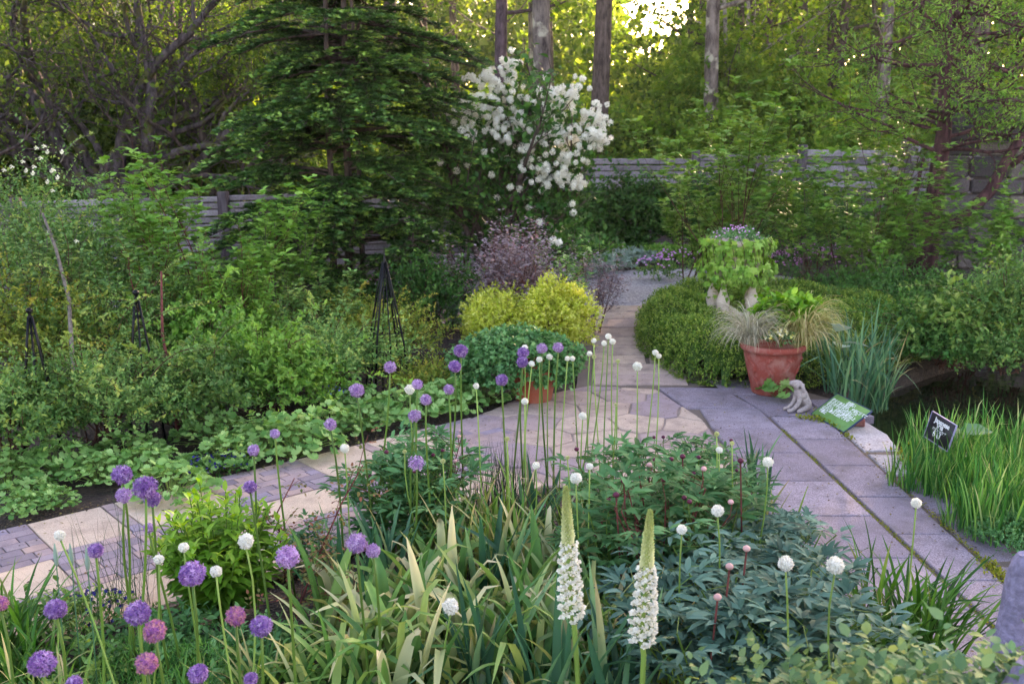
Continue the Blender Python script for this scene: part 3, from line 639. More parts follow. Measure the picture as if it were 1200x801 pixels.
for k, (px, Y, s, kind, lab) in enumerate(vis):
    x = at(px, 150, Y)[0]; place(FT[kind], 'woodland_tree', (x, Y, gh(x, Y)-.1), frng.uniform(0, 6.28) if kind != 4 else R(20+25*k), s, lab, 'tree', 'woodland trees beyond the fence')
back = []
for k in range(58):
    Y = 27+frng.uniform(0, 26); x = frng.uniform(-.62, .66)*Y
    pxx = 600+FP*x/Y
    if 700 < pxx < 812 and Y < 70: continue
    if 540 < pxx < 700 and frng.uniform() < .3: continue
    kind = int(frng.choice([0, 1, 2, 2, 3])); back.append((x, Y)); place(FT[kind], 'woodland_tree', (x, Y, gh(x, Y)-.1), frng.uniform(0, 6.28), frng.uniform(.85, 1.3), 'leafy tree deep in the yellow-green woods, one of many alike', 'tree', 'deep woodland trees')
for k in range(34):
    x = -15+k*.98+frng.uniform(-.5, .5); Y = 22.6+frng.uniform(0, 5)+(2 if -2 < x < 4 else 0)
    if x < -4: Y = 19.5+frng.uniform(0, 4)
    kind = int(frng.choice([0, 1, 2, 3], p=[.35, .35, .2, .1])) if not (1.5 < x < 4.5) else int(frng.choice([0, 1]))
    place(UB[kind], 'woodland_bush', (x, Y, gh(x, Y)-.1), frng.uniform(0, 6.28), frng.uniform(.75, 1.15), 'yellow-green bush in the thicket just beyond the fence', 'bush', 'thicket beyond the fence')
# far wood, one mass
F = MB(); n_ = 105000; th = frng.uniform(-.72, .72, n_); d_ = frng.uniform(56, 78, n_); zz = frng.uniform(0, 1, n_)**1.3*11.5+3
X_ = np.sin(th)*d_; Y_ = np.cos(th)*d_; gap = (np.abs(X_/Y_-.142) < .036) & (zz > 7.6+1.2*np.sin(X_*2)); kp = ~gap
scatter(F, KITEW, np.stack([X_, Y_, zz], -1)[kp], rdir(frng, n_)[kp], rdir(frng, n_)[kp]+arr([0, 0, 1]), .6*frng.uniform(.6, 1.3, n_)[kp], frng.uniform(0, 1, n_)[kp])
tag(obj('far_woods', F.mesh('far_woods', L_forest, smooth=False)), 'far wood closing off the view', 'woods', kind='stuff')

# ================================================================== TREES IN THE GARDEN
# gnarled old tree at upper left, behind the low fence
rng = rg(5); P = dict(depth=4, n=[5, 4, 4, 3], seg=7, wob=.22, up=.05, start=.3, start0=.12, ang=(.5, 1.15), lr=.66, rr=.6, taper=.45)
tr = MB(); fo = MB()
x0, z0_, _ = at(130, 228, 17.5)
for i, (ddx, ddz, L_, r_) in enumerate([(-.75, .75, 3.9, .15), (.1, 1, 3.3, .14), (.75, .85, 3.8, .15), (-.25, 1, 3.6, .12), (1.0, .32, 2.9, .11), (-1.1, .35, 3.4, .12), (.45, 1.1, 4, .12)]):
    t_, f_, tips = tree_mb(rng, (rng.normal(0, .12), rng.normal(0, .1), 1.1), (ddx, rng.uniform(-.4, .3), ddz), L_, r_, P, .085, 5, KITEW, spread=.22)
    for src, dst in ((t_, tr), (f_, fo)):
        if src.n: dst.add(np.concatenate(src.V), np.concatenate(src.F4) if src.F4 else None, np.concatenate(src.F3) if src.F3 else None, np.concatenate(src.A))
tube(tr, [(0, 0, -.1), (.05, 0, .4), (0, .03, .8), (.02, 0, 1.25)], [.42, .34, .32, .28], 14)
o = empty('gnarled_tree', (x0, 17.5, 0)); tag(o, 'old gnarled tree with dark mossy spreading limbs at upper left', 'tree'); obj('trunk', tr.mesh('trunk', bk_moss), o); obj('crown', fo.mesh('crown', L_forest2, smooth=False), o)
# second thinner tangle tree further left
t_, f_, _ = tree_mb(rng, (0, 0, 0), (.15, 0, 1), 4.2, .14, dict(P, n=[7, 4, 4, 3], depth=4), .09, 5, KITEW, spread=.22)
x0, _, _ = at(5, 200, 16.6); o = empty('gnarled_tree', (x0, 16.6, 0)); tag(o, 'crooked thin-limbed tree at the far left edge beside the old gnarled tree', 'tree'); obj('trunk', t_.mesh('trunk', bk_dark), o); obj('crown', f_.mesh('crown', L_forest2, smooth=False), o)
t_, f_, _ = tree_mb(rng, (0, 0, 0), (-.1, 0, 1), 4.0, .10, dict(P, n=[7, 4, 4, 3], depth=4, wob=.15), .09, 3, KITEW, spread=.22)
x0, _, _ = at(262, 200, 18.6); o = empty('gnarled_tree', (x0, 18.6, 0)); tag(o, 'bare-twigged tree with tangled grey branches between the gnarled tree and conifer', 'tree'); obj('trunk', t_.mesh('trunk', bk_dark), o); obj('crown', f_.mesh('crown', L_forest2, smooth=False), o)

# conifer with flat layered boughs
def conifer(seed, h, rmax, nb, x0, x1, zb=.6, sprays=1.0, stems=((0, 0, .11),)):
    rng = rg(seed); tr = MB(); fo = MB()
    for sx, sy, r_ in stems:
        k = 9; zz = np.linspace(-.1, h, k); px = sx+np.cumsum(rng.normal(0, .025, k)); tube(tr, np.stack([px, sy+np.zeros(k), zz], -1), np.linspace(r_, r_*.3, k), 9)
    for b in range(nb):
        f = rng.uniform(0, 1)**.9; z_ = zb+(h-zb)*f; az = rng.uniform(0, 2*PI); L_ = rmax*(1.0-.62*f**1.3)*rng.uniform(.65, 1.1)*(1 if z_ > 1.3 else .8)
        sx, sy, _ = stems[rng.integers(len(stems))]
        k = 7; t = np.linspace(0, 1, k); dx, dy = math.cos(az), math.sin(az); rise = rng.uniform(.0, .3)
        p = np.stack([sx+dx*L_*t, sy+dy*L_*t, z_+L_*(rise*t-.32*t**2)+rng.normal(0, .01, k)], -1); tube(tr, p, np.linspace(.022, .005, k), 4, cap=False)
        # secondary twigs in the plane, needles along them
        ns = int(26*L_*sprays)
        for s in range(ns):
            u = rng.uniform(.18, 1); i = min(int(u*(k-1)), k-2); q_ = p[i]+(p[i+1]-p[i])*(u*(k-1)-i)
            sd = rng.choice([-1, 1]); a2 = az+sd*rng.uniform(.35, 1.0); l2 = (.16+.5*L_*(1-u)*.7)*rng.uniform(.6, 1.1)
            d2 = arr([math.cos(a2), math.sin(a2), rng.uniform(-.08, .16)]); nn_ = int(l2/.02)+4; tt = np.linspace(0, 1, nn_)
            Pq = q_+d2*l2*tt[:, None]+arr([0, 0, 1])*(-.12*l2*tt**2)[:, None]
            sdv = np.cross(d2, arr([0, 0, 1.])); sgn = np.where(np.arange(nn_) % 2 == 0, 1, -1)[:, None]
            X = nrm(d2+sdv*sgn*rng.uniform(.4, 1.3, (nn_, 1))+rng.normal(0, .25, (nn_, 3))+arr([0, 0, .2]))
            scatter(fo, KITEN, Pq, X, arr([0, 0, 1.])+rng.normal(0, .5, (nn_, 3)), rng.uniform(.045, .08, nn_), np.clip(rng.uniform(0, .55)+.45*tt**2, 0, 1), W=2.1)
    return [('trunk', tr.mesh('trunk', bk_dark)), ('crown', fo.mesh('crown', L_conifer, smooth=False))]
x0, _, _ = at(398, 200, 13.4)
place(conifer(31, 6.6, 2.15, 320, 0, 0, zb=.3, stems=((-.12, 0, .05), (.08, .1, .065), (.28, -.05, .04))), 'conifer', (x0, 13.4, 0), .3, 1, 'large dark conifer with flat layered boughs left of the snowball bush', 'tree')
x0, _, _ = at(478, 200, 12.3)
place(conifer(32, 1.35, .75, 34, 0, 0, zb=.25, stems=((0, 0, .03),)), 'conifer', (x0, 12.3, 0), 0, 1, 'low young conifer with spreading boughs behind the black obelisk', 'tree')
x0, _, _ = at(345, 200, 11.9)
place(conifer(33, 1.5, .7, 34, 0, 0, zb=.3, stems=((0, 0, .03),)), 'conifer', (x0, 11.9, 0), 0, 1, 'small young conifer below the left side of the large conifer', 'tree')

# red-barked tree at right with layered yew-like foliage
rng = rg(41); tr = MB(); fo = MB(); x0, _, _ = at(1093, 250, 14)
tube(tr, [(-.05, 0, -.1), (-.02, 0, .5), (.0, 0, 1.0), (.04, .05, 1.7), (.08, .05, 2.4), (.04, .1, 3.2), (.1, .1, 4.2)], [.19, .15, .13, .12, .10, .08, .05], 12)
tube(tr, [(.02, 0, 1.0), (.35, -.1, 1.15), (.7, -.15, 1.55), (.95, -.1, 2.05), (1.2, -.1, 2.5), (1.35, 0, 3.3)], [.09, .085, .08, .07, .055, .03], 9)
tube(tr, [(.95, -.15, 1.9), (1.3, -.2, 2.2), (1.6, -.1, 2.8)], [.05, .04, .02], 7)
tube(tr, [(-.15, .1, -.1), (-.22, .1, .5), (-.25, .15, 1.2), (-.15, .1, 2.0)], [.05, .045, .04, .02], 7)
P = dict(depth=2, n=[5, 4], seg=6, wob=.16, up=.02, start=.25, start0=.25, ang=(.5, 1.1), lr=.6, rr=.5, taper=.4, flat=.5)
for b in range(40):
    f = rng.uniform(0, 1); base = arr([.05+(.9 if rng.uniform() < .4 else 0), 0, 2.0+2.2*f]); az = rng.uniform(0, 2*PI)
    t_, f_, _ = tree_mb(rng, base, (math.cos(az), math.sin(az), .15), rng.uniform(.9, 1.7), .03, P, .075, 9, KITEN, spread=.11)
    for src, dst in ((t_, tr), (f_, fo)): dst.add(np.concatenate(src.V), np.concatenate(src.F4) if src.F4 else None, np.concatenate(src.F3) if src.F3 else None, np.concatenate(src.A))
o = empty('red_barked_tree', (x0, 14, 0)); tag(o, 'red-brown barked tree with a bent side limb near the stone wall at right', 'tree'); obj('trunk', tr.mesh('trunk', bk_red), o); obj('crown', fo.mesh('crown', L_fresh, smooth=False), o)

# snowball viburnum
rng = rg(51); tr = MB(); fo = MB(); x0, _, _ = at(585, 250, 14.3)
P = dict(depth=3, n=[5, 4, 3], seg=6, wob=.14, up=.10, start=.3, start0=.35, ang=(.4, .9), lr=.6, rr=.55, taper=.5)
alltips = []
for dx, dy, L_ in ((-.45, 0, 1.9), (-.2, .3, 2.0), (.15, -.2, 2.1), (.45, .1, 2.0), (.9, -.1, 1.9), (.75, .3, 1.7), (-.05, -.4, 1.5), (.6, -.4, 1.4)):
    t_, f_, tips = tree_mb(rng, (rng.normal(0, .1), rng.normal(0, .1), 0), (dx, dy, 1.1), L_, .055, P, .10, 7, LEAFW, spread=.13, droop=-.15)
    alltips += tips
    for src, dst in ((t_, tr), (f_, fo)): dst.add(np.concatenate(src.V), np.concatenate(src.F4) if src.F4 else None, np.concatenate(src.F3) if src.F3 else None, np.concatenate(src.A))
vib = empty('snowball_bush', (x0, 14.3, 0)); tag(vib, 'tall snowball bush covered in round white flower clusters', 'flowering bush'); obj('trunk', tr.mesh('trunk', bk_dark), vib); obj('foliage', fo.mesh('foliage', L_ivyd, smooth=False), vib)
def ball(rng, r, n_, petal, T=KITEW):
    mb = MB(); d = rdir(rng, n_); scatter(mb, T, d*r*rng.uniform(.55, 1, (n_, 1)), nrm(np.cross(d, rdir(rng, n_))+d*.2), d, petal*rng.uniform(.7, 1.2, n_), rng.uniform(0, 1, n_)); return mb
SB = [ball(rg(60+i), .055, 190, .022).mesh('flower_cluster', P_white, smooth=False) for i in range(3)]
# clusters where the photo shows them (px, py, px size) plus fillers along the same boughs
spots = []
def bough(pts, n_, wd, s=(4.2, 6.8)):
    for i in range(int(n_*2.4)):
        f = rng.uniform(0, len(pts)-1.001); k = int(f); a_ = pts[k]; b_ = pts[k+1]; spots.append((a_[0]+(b_[0]-a_[0])*(f-k)+rng.normal(0, wd*1.5), a_[1]+(b_[1]-a_[1])*(f-k)+rng.normal(0, wd*.8), rng.uniform(*s)))
bough([(600, 72), (592, 90), (580, 115), (590, 145), (610, 155)], 34, 7); bough([(560, 88), (572, 105), (560, 122), (552, 140)], 14, 7); bough([(540, 118), (552, 140), (545, 158)], 10, 6)
bough([(640, 105), (645, 128), (655, 145), (672, 160), (682, 172)], 34, 7); bough([(700, 125), (696, 140), (700, 158), (706, 162)], 30, 7); bough([(672, 92), (668, 110), (675, 118)], 7, 4)
bough([(618, 175), (625, 190), (638, 205), (645, 215)], 14, 5); bough([(645, 195), (660, 208), (680, 218)], 17, 5); bough([(655, 180), (665, 190)], 6, 5)
for p in ((576, 205), (582, 232), (598, 219), (609, 221), (620, 243), (632, 260), (637, 259), (671, 239), (663, 241), (672, 249), (520, 150), (516, 190), (535, 200), (555, 165), (548, 192), (683, 92), (640, 90)): spots.append((p[0], p[1], 6))
for k in range(150):
    px, py = rng.normal(628, 42), rng.normal(142, 42)
    if 70 < py < 250 and ((px-625)/92)**2+((py-150)/92)**2 < 1 and not (px > 605 and py < 100): spots.append((px, py, rng.uniform(3.8, 6.2)))
rest = MB(); wrng = rg(61)
for i, (px, py, s_) in enumerate(spots):
    Yd = 14.3+rng.uniform(-.8, -.1)-(.25 if py > 150 else 0); X, Z, t = at(px, py, Yd); loc = (X-x0, Yd-14.3, Z); sc_ = s_*t/FP/.055*.74
    if i < 99:
        c_ = obj('flower_cluster', SB[i % 3], vib, loc); c_.scale = (sc_,)*3; c_.rotation_euler = (rng.uniform(0, 6), rng.uniform(0, 6), 0)
    else:
        b_ = ball(wrng, .055, 150, .022); rest.add(np.concatenate(b_.V)*sc_+arr(loc), np.concatenate(b_.F4), None, np.concatenate(b_.A))
if rest.n:
    o = obj('flower_clusters', rest.mesh('flower_clusters', P_white, smooth=False), vib); o['kind'] = 'stuff'
# ================================================================== MIDGROUND SHRUBS
def put_shrub(name, seed, px, Y, top, wpx, label, mat, stem, leaf=.04, nc=700, per=7, T=KITE, group=None, depth=.8, cat='shrub', zmin=0, **k):
    X, Z, t = at(px, top, Y); rx = wpx*t/FP/2; F, S = shrub(rg(seed), rx, rx*depth, Z-zmin, nc, per, leaf, T, **k)
    return place([('stems', S.mesh('stems', stem)), ('foliage', F.mesh('foliage', mat, smooth=False))], name, (X, Y, zmin), 0, 1, label, cat, group)
G1 = 'rose bushes filling the left border'
rb = [(8, 6.9, 432, 150, 'fine-leaved rose bush at the left edge just above the bare soil'),
      (112, 7.25, 404, 175, 'fine-leaved rose bush standing above the pair of silver-green ground plants'),
      (215, 7.75, 405, 165, 'rose bush directly behind the lady\'s mantle and blue violas'),
      (310, 8.3, 392, 150, 'rose bush with bluish leaves left of the lone allium beside the path edge'),
      (392, 8.9, 380, 140, 'rounded rose bush just left of the tall black obelisk\'s foot'),
      (22, 8.6, 322, 190, 'taller rose bush behind the leftmost dark obelisk'),
      (128, 9.0, 322, 190, 'taller rose bush between the two left obelisks'),
      (232, 9.2, 338, 170, 'taller rose bush right of the knob-topped obelisk'),
      (322, 9.8, 352, 150, 'pale rose bush below the tall light green shrub with red stems'),
      (402, 10.4, 352, 110, 'small gold-tinged rose bush in front of the large conifer')]
for i, (px, Y, top, wpx, lab) in enumerate(rb):
    put_shrub('rose_bush', 100+i, px, Y, top, wpx*1.1, lab, [L_rose, L_rosegl, L_rose, L_fresh, L_rosegl, L_yelgrn, L_rosegl, L_fresh, L_rosegl, L_yelgrn][i], twig_brown, leaf=[.042, .036, .052, .058, .038, .045, .036, .06, .04, .04][i], nc=1050, per=8, group=G1, lump=.5, inner=.25, twig=.17, up=.6, nstem=22, z0=.03, stemr=.007, nshoot=26, shootl=.42)
put_shrub('rose_bush', 120, 462, 9.95, 352, 118, 'gold-tinged rose wrapped around the foot of the tall black obelisk', L_yelgrn, twig_brown, leaf=.034, nc=650, per=7, group=G1, lump=.4, inner=.25, twig=.17, nstem=18, z0=.03, nshoot=14)
put_shrub('rose_bush', 121, 500, 8.8, 420, 90, 'low gold-green bush between the black obelisk and geranium mound', L_yelgrn, twig_brown, leaf=.036, nc=350, per=7, group=G1, lump=.4, inner=.2, twig=.15, z0=.03)
# climbing rose at left with cream flowers
put_shrub('climbing_rose', 130, 30, 10.2, 178, 215, 'tall rose dotted with small cream flowers at the left edge', L_rosegl, twig_grey, leaf=.042, nc=1500, per=8, lump=.45, inner=.25, twig=.25, nstem=26, z0=.02, stemr=.012, nshoot=30, shootl=.6)
ro = [o for o in C.objects if o.get('category') and o['label'].startswith('tall rose dotted')][0]
FB = [ball(rg(70+i), .022, 16, .035).mesh('flower', P_rosewhite, smooth=False) for i in range(2)]
for i, (px, py) in enumerate([(52, 172), (55, 178), (48, 186), (72, 178), (43, 174), (60, 200), (40, 196), (55, 213), (62, 224), (38, 203), (14, 196), (30, 200), (63, 200), (67, 208), (27, 190), (57, 271), (90, 283), (14, 365), (22, 362), (103, 338), (5, 200)]):
    Yd = 9.55; X, Z, t = at(px, py, Yd); o = obj('flower', FB[i % 2], ro, (X-ro.location.x, Yd-ro.location.y, Z)); o.scale = (.62,)*3
# leaning mossy stick & dry stake
for (pts, lab, r_) in (([(97, 520, 7.4), (88, 430, 7.9), (76, 350, 8.4), (66, 290, 8.8), (50, 250, 9.2)], 'bare lichen-grey branch leaning through the left rose bushes', .024), ([(203, 455, 7.6), (193, 390, 7.9), (184, 318, 8.2)], 'dead reddish stake leaning beside the knob-topped obelisk', .018)):
    mb = MB(); pp = []
    for px, py, Y in pts: X, Z, t = at(px, py, Y); pp.append((X, Y, Z))
    pp = arr(pp); o0 = pp[0].copy(); o0[2] = 0
    pp = np.vstack([[pp[0]-arr([-.02, .05, pp[0][2]])], pp]); pp += rg(3).normal(0, .01, pp.shape)
    tube(mb, pp-o0, np.linspace(r_, r_*.5, len(pp)), 8); o = obj('leaning_branch', mb.mesh('leaning_branch', twig_grey if r_ > .02 else twig_red)); o.location = o0; tag(o, lab, 'branch')

# open light-green shrubs on red stems: leaf rosettes at twig ends
def open_shrub(seed, h, spread, nmain, leaf=.085, per=9, T=T_leaf(.27, .06, -.2), minz=.3, mat=L_fresh, stem=twig_red, rstem=.014, n=(4, 3), lead_up=1.6, rosette=.06, sub=.55):
    rng = rg(seed); tr = MB(); fo = MB(); P = dict(depth=2, n=list(n), seg=6, wob=.08, up=.08, start=.25, start0=.4, ang=(.35, .8), lr=sub, rr=.6, taper=.45)
    for k in range(nmain):
        az = rng.uniform(0, 2*PI); l = h*rng.uniform(.62, .86); dd = arr([math.cos(az)*spread/h, math.sin(az)*spread/h*.8, lead_up*.6])
        lines = []; tips = []; grow(rng, lines, tips, arr([rng.normal(0, .06), rng.normal(0, .06), 0]), nrm(dd), l, rstem, 0, P)
        for pts, rs, dep in lines: tube(tr, pts, rs, 6 if dep == 0 else 4, a=rng.uniform(), cap=False)
        for pts, dd in tips:
            for e in (len(pts)-1, len(pts)//2, 1):
                q_ = pts[e]
                if q_[2] < minz*h*rng.uniform(.6, 1.4): continue
                n_ = per if e == len(pts)-1 else per//2; a = rng.uniform(0, 2*PI)+np.arange(n_)*2.4
                X = nrm(np.stack([np.cos(a), np.sin(a), rng.uniform(-.1, .5, n_)], -1)+dd*.3)
                scatter(fo, T, q_+rng.normal(0, rosette*.4, (n_, 3)), X, arr([0, 0, 1.])+rng.normal(0, .25, (n_, 3)), leaf*rng.uniform(.55, 1.2, n_), np.clip(rng.uniform(.1, .6)+rng.uniform(0, .4, n_), 0, 1))
    zmax = np.percentile(np.concatenate(fo.V)[:, 2], 99.2); k_ = h/zmax
    for mb_ in (tr, fo): mb_.V = [v*arr([(1+k_)/2, (1+k_)/2, k_]) for v in mb_.V]
    return [('stems', tr.mesh('stems', stem)), ('foliage', fo.mesh('foliage', mat, smooth=False))]
def put_open(seed, px, Y, top, lab, spread=.9, nmain=8, mat=L_fresh, cat='shrub', **k):
    X, Z, t = at(px, top, Y); return place(open_shrub(seed, Z, spread, nmain, mat=mat, **k), 'leafy_shrub', (X, Y, 0), 0, 1, lab, cat)
put_open(201, 236, 10.6, 172, 'tall light green shrub with dark red stems in front of the low fence', 1.0, 7, leaf=.125)
put_open(202, 140, 11.2, 185, 'light green shrub with arching stems left of the red-stemmed one', .9, 6, leaf=.125)
put_open(203, 318, 11.0, 235, 'sparse shrub with pale stems right of the red-stemmed one', .7, 6, leaf=.09, stem=twig_grey)
put_open(211, 62, 8.9, 255, 'loose airy shrub with arching stems among the left rose bushes', .6, 6, leaf=.075, mat=L_rosegl, stem=twig_brown)
put_open(212, 178, 9.0, 275, 'airy light shrub rising behind the knob-topped obelisk', .6, 6, leaf=.075, mat=L_rose, stem=twig_red)
put_open(213, 285, 9.6, 268, 'loose shrub with reddish stems in the middle of the left border', .6, 6, leaf=.08, stem=twig_red)
put_open(214, 365, 9.9, 318, 'small airy shrub in front of the large conifer\'s base', .5, 5, leaf=.07, mat=L_rosegl, stem=twig_brown)
put_open(204, 868, 13.6, 98, 'airy light green shrub with thin stems rising behind the ivy-clad urn', .75, 7, leaf=.15, stem=twig_brown)
put_open(205, 812, 14.8, 205, 'lower bright green shrub left of the airy one behind the urn', .5, 5, leaf=.14, stem=twig_brown)
put_open(206, 940, 13.6, 152, 'slender two-stemmed sapling right of the urn', .5, 3, leaf=.13, stem=twig_grey)
put_open(207, 1015, 13.0, 140, 'broad light green shrub with layered leaves left of the red-barked tree', 1.0, 5, leaf=.14, stem=twig_brown)
put_open(208, 1052, 15.2, 38, 'tall thin sapling with bright tips reaching above the fence at right', .6, 4, leaf=.15, stem=twig_brown)
put_open(209, 1042, 12.6, 232, 'leafy shrub with thin pale trunks at the foot of the red-barked tree', .5, 5, leaf=.12, stem=twig_grey)
put_open(210, 1178, 12.6, 215, 'bright leafy shrub against the stone wall at the right edge', .7, 6, leaf=.12, stem=twig_grey)
# darker filling shrubs
fill = [(545, 15.4, 218, 150, L_ivyd, 'dark green shrub filling in under the snowball bush', .06, 900),
        (640, 16.0, 262, 130, L_ivyd, 'low dark shrub right of the snowball bush\'s trunks', .06, 600),
        (505, 11.8, 300, 80, L_ivyd, 'small dark bush left of the purple-leaved rose', .05, 400),
        (272, 12.4, 305, 150, L_rose, 'dark shrub low against the low fence below the conifer\'s left boughs', .05, 800),
        (180, 12.2, 300, 170, L_fresh, 'mid green shrub in front of the low fence near the left shrubs', .05, 900),
        (75, 11.6, 262, 190, L_rose, 'dense shrub behind the cream-flowered rose', .05, 1000),
        (985, 12.3, 318, 130, L_ivyd, 'dark low shrub behind the terracotta planter\'s right side', .045, 900),
        (1062, 11.6, 312, 150, L_ivyd, 'dark hummock of shrubbery behind the tall blue-green iris', .045, 1200),
        (1140, 10.9, 330, 160, L_ivyd, 'dark shrub overhanging the pond', .045, 1400),
        (1205, 10.0, 300, 150, L_rose, 'deep green shrub at the right edge above the pond', .045, 1200),
        (1050, 10.3, 352, 120, L_ivyd, 'low dark shrub trailing into the pond behind the irises', .04, 1200),
        (1120, 9.9, 372, 130, L_ivyd, 'dark shrub drooping to the water below the pale-leaved one', .04, 1300),
        (1185, 9.7, 380, 120, L_rose, 'drooping shrub meeting the water at the right edge', .04, 1200),
        (372, 12.9, 318, 120, L_rose, 'dark growth closing off the foot of the large conifer', .05, 700),
        (425, 12.7, 322, 110, L_ivyd, 'low dark growth right of the large conifer\'s foot', .05, 600),
        (960, 15.6, 218, 170, L_ivyd, 'dark green leafy mass against the right fence below its second post', .06, 900),
        (1090, 16.0, 235, 160, L_ivyd, 'dark shrub behind the red-barked tree', .06, 800)]
for i, (px, Y, top, wpx, mat, lab, lf, nc) in enumerate(fill):
    put_shrub('dark_shrub', 300+i, px, Y, top, wpx*1.15, lab, mat, twig_brown, leaf=lf, nc=nc, per=8, T=KITEW if lf > .05 else KITE, lump=.4, inner=.25, twig=.2, z0=.02, nstem=12, nshoot=16, shootl=.4)
L_azal = leafmat('leaf_azalea', ['#345c28', '#4d7632', '#6c9040', '#93aa58'], trans=.3)
put_shrub('pale_azalea', 320, 1120, 10.0, 330, 150, 'shrub with pale yellow-green pointed leaves overhanging the pond', L_azal, twig_brown, leaf=.075, nc=420, per=7, T=LEAF, lump=.4, inner=.45, twig=.12, z0=.05, nstem=12)
# climbers on the tall fence
cl = [(700, 262, 90, 110), (745, 205, 105, 120), (800, 215, 90, 110), (858, 205, 120, 110), (915, 212, 110, 110), (672, 225, 60, 80)]
for i, (px, top, wpx, d_) in enumerate(cl):
    put_shrub('fence_climber', 330+i, px, 19.2 if px < 900 else 18.6, top, wpx*1.25, ['climber low on the tall fence right of the snowball bush', 'tallest clump of climber cresting the tall fence', 'climber left of the fence\'s first dark post', 'climber behind the airy light green shrub', 'climber below the fence\'s second dark post', 'narrow climber touching the snowball bush\'s right side'][i], L_ivyd, twig_brown, leaf=.09, nc=1200, per=7, T=KITEW, lump=.3, inner=.4, depth=.35, twig=.25, z0=.0, cat='climber', group='climbers on the tall fence')

# boxwood hedge: rounded free-form mass
rng = rg(400); hp = []
def hedge_h(x, y):
    poly = [(1.72, 9.35), (1.50, 10.6), (1.62, 11.9), (2.3, 12.6), (3.6, 12.5), (4.6, 11.6), (4.3, 10.4), (3.3, 9.5), (2.6, 9.1), (2.1, 9.08)]
    d = 1e9; ins = False
    for i in range(len(poly)):
        x1, y1 = poly[i]; x2, y2 = poly[(i+1) % len(poly)]; ex, ey = x2-x1, y2-y1; t = max(0, min(1, ((x-x1)*ex+(y-y1)*ey)/(ex*ex+ey*ey))); d = min(d, math.hypot(x-x1-ex*t, y-y1-ey*t))
        if (y1 > y) != (y2 > y) and x < (x2-x1)*(y-y1)/(y2-y1)+x1: ins = not ins
    d = d if ins else -d
    r_ = .38
    if d <= -.1: return -1, d
    k = max(0, min(1, (d+.1)/r_)); h = (.49-.10*math.exp(-((x-2.4)**2+(y-10.3)**2)/.25))*math.sqrt(1-(1-k)**2)
    return h*(1+.10*math.sin(x*5)*math.sin(y*4+1))+.05*math.sin(x*11+y*7)*k, d
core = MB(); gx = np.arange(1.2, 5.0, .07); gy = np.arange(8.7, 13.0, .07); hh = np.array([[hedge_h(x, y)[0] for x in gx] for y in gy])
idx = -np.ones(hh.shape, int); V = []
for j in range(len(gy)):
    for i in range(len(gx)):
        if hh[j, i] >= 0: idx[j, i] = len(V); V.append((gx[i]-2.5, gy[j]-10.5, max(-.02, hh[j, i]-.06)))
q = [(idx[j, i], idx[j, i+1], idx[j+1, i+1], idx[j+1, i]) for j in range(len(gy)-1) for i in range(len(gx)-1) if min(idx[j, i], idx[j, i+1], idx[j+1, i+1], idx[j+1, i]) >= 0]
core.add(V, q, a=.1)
F = MB(); n0 = 34000; X_ = rng.uniform(1.2, 5, n0); Y_ = rng.uniform(8.7, 13, n0); Ps = []; Ns = []
for x, y in zip(X_, Y_):
    h, d = hedge_h(x, y)
    if h < 0: continue
    e = .03; hx = (hedge_h(x+e, y)[0]-h)/e; hy = (hedge_h(x, y+e)[0]-h)/e; nn_ = nrm(arr([-hx, -hy, 1.0])); rep = 1+int(min(3, math.hypot(hx, hy)*.9))
    for _ in range(rep):
        zf = h if rep == 1 else max(0.02, h+rng.uniform(-.12, .04)*rep/2); Ps.append((x-2.5+rng.normal(0, .012), y-10.5+rng.normal(0, .012), zf)); Ns.append(nn_)
Ps = arr(Ps); Ns = arr(Ns); n_ = len(Ps); tw = nrm(Ns+rng.normal(0, .45, (n_, 3))+arr([0, 0, .5]))*rng.uniform(.7, 1.9, (n_, 1)); cv = rng.uniform(0, .6, n_)
for s in range(5):
    scatter(F, KITE, Ps+tw*(s*.016-.035), nrm(tw*.5+rdir(rng, n_)), arr([0, 0, 1.])+rng.normal(0, .5, (n_, 3)), rng.uniform(.018, .034, n_), np.clip(cv+s*.1+rng.uniform(0, .15, n_), 0, 1))
o = empty('box_hedge', (2.5, 10.5, 0)); tag(o, 'low rounded box hedge beside the stepping stone path', 'hedge'); obj('foliage', F.mesh('foliage', L_box, smooth=False), o); obj('inner_growth', core.mesh('inner_growth', L_box), o)

# gold shrub (three lobes in one plant), geranium mound in pot, purple rose
for i, (px, Y, top, wpx, lab) in enumerate([(652, 9.9, 328, 66, 'tall bright golden shrub beside the stepping stones'), (592, 10.2, 340, 95, 'lower golden shrub behind the geranium mound')]):
    put_shrub('golden_shrub', 410+i, px, Y, top, wpx*1.12, lab, L_yellow, twig_brown, leaf=.026, nc=3000, per=8, T=KITEW, lump=.36, inner=.55, up=.15, twig=.06, nshoot=30, shootl=.1, z0=.0, nstem=8, depth=1.0)
X, Z, t = at(608, 378, 8.95); F, S = shrub(rg(420), .55, .50, .60, 1900, 6, .04, T_kite(.46, -.05), lump=.14, inner=.7, z0=.0, twig=.06, nstem=8, nshoot=24, shootl=.1)
place([('stems', S.mesh('stems', stem_green)), ('foliage', F.mesh('foliage', L_gera, smooth=False))], 'geranium_mound', (X-.02, 8.72, .03), 0, 1, 'dense green geranium mound spilling over a terracotta pot', 'potted plant')
M_terra = stonemat('terracotta', ['#a8533c', '#b05a42'], grain=120, grainamt=.1, stain=.45, staincol='#b08a78', blotch=5, rough=.8)
pX, pY, _ = G(626, 466); pY = 8.62; pX = X+.13
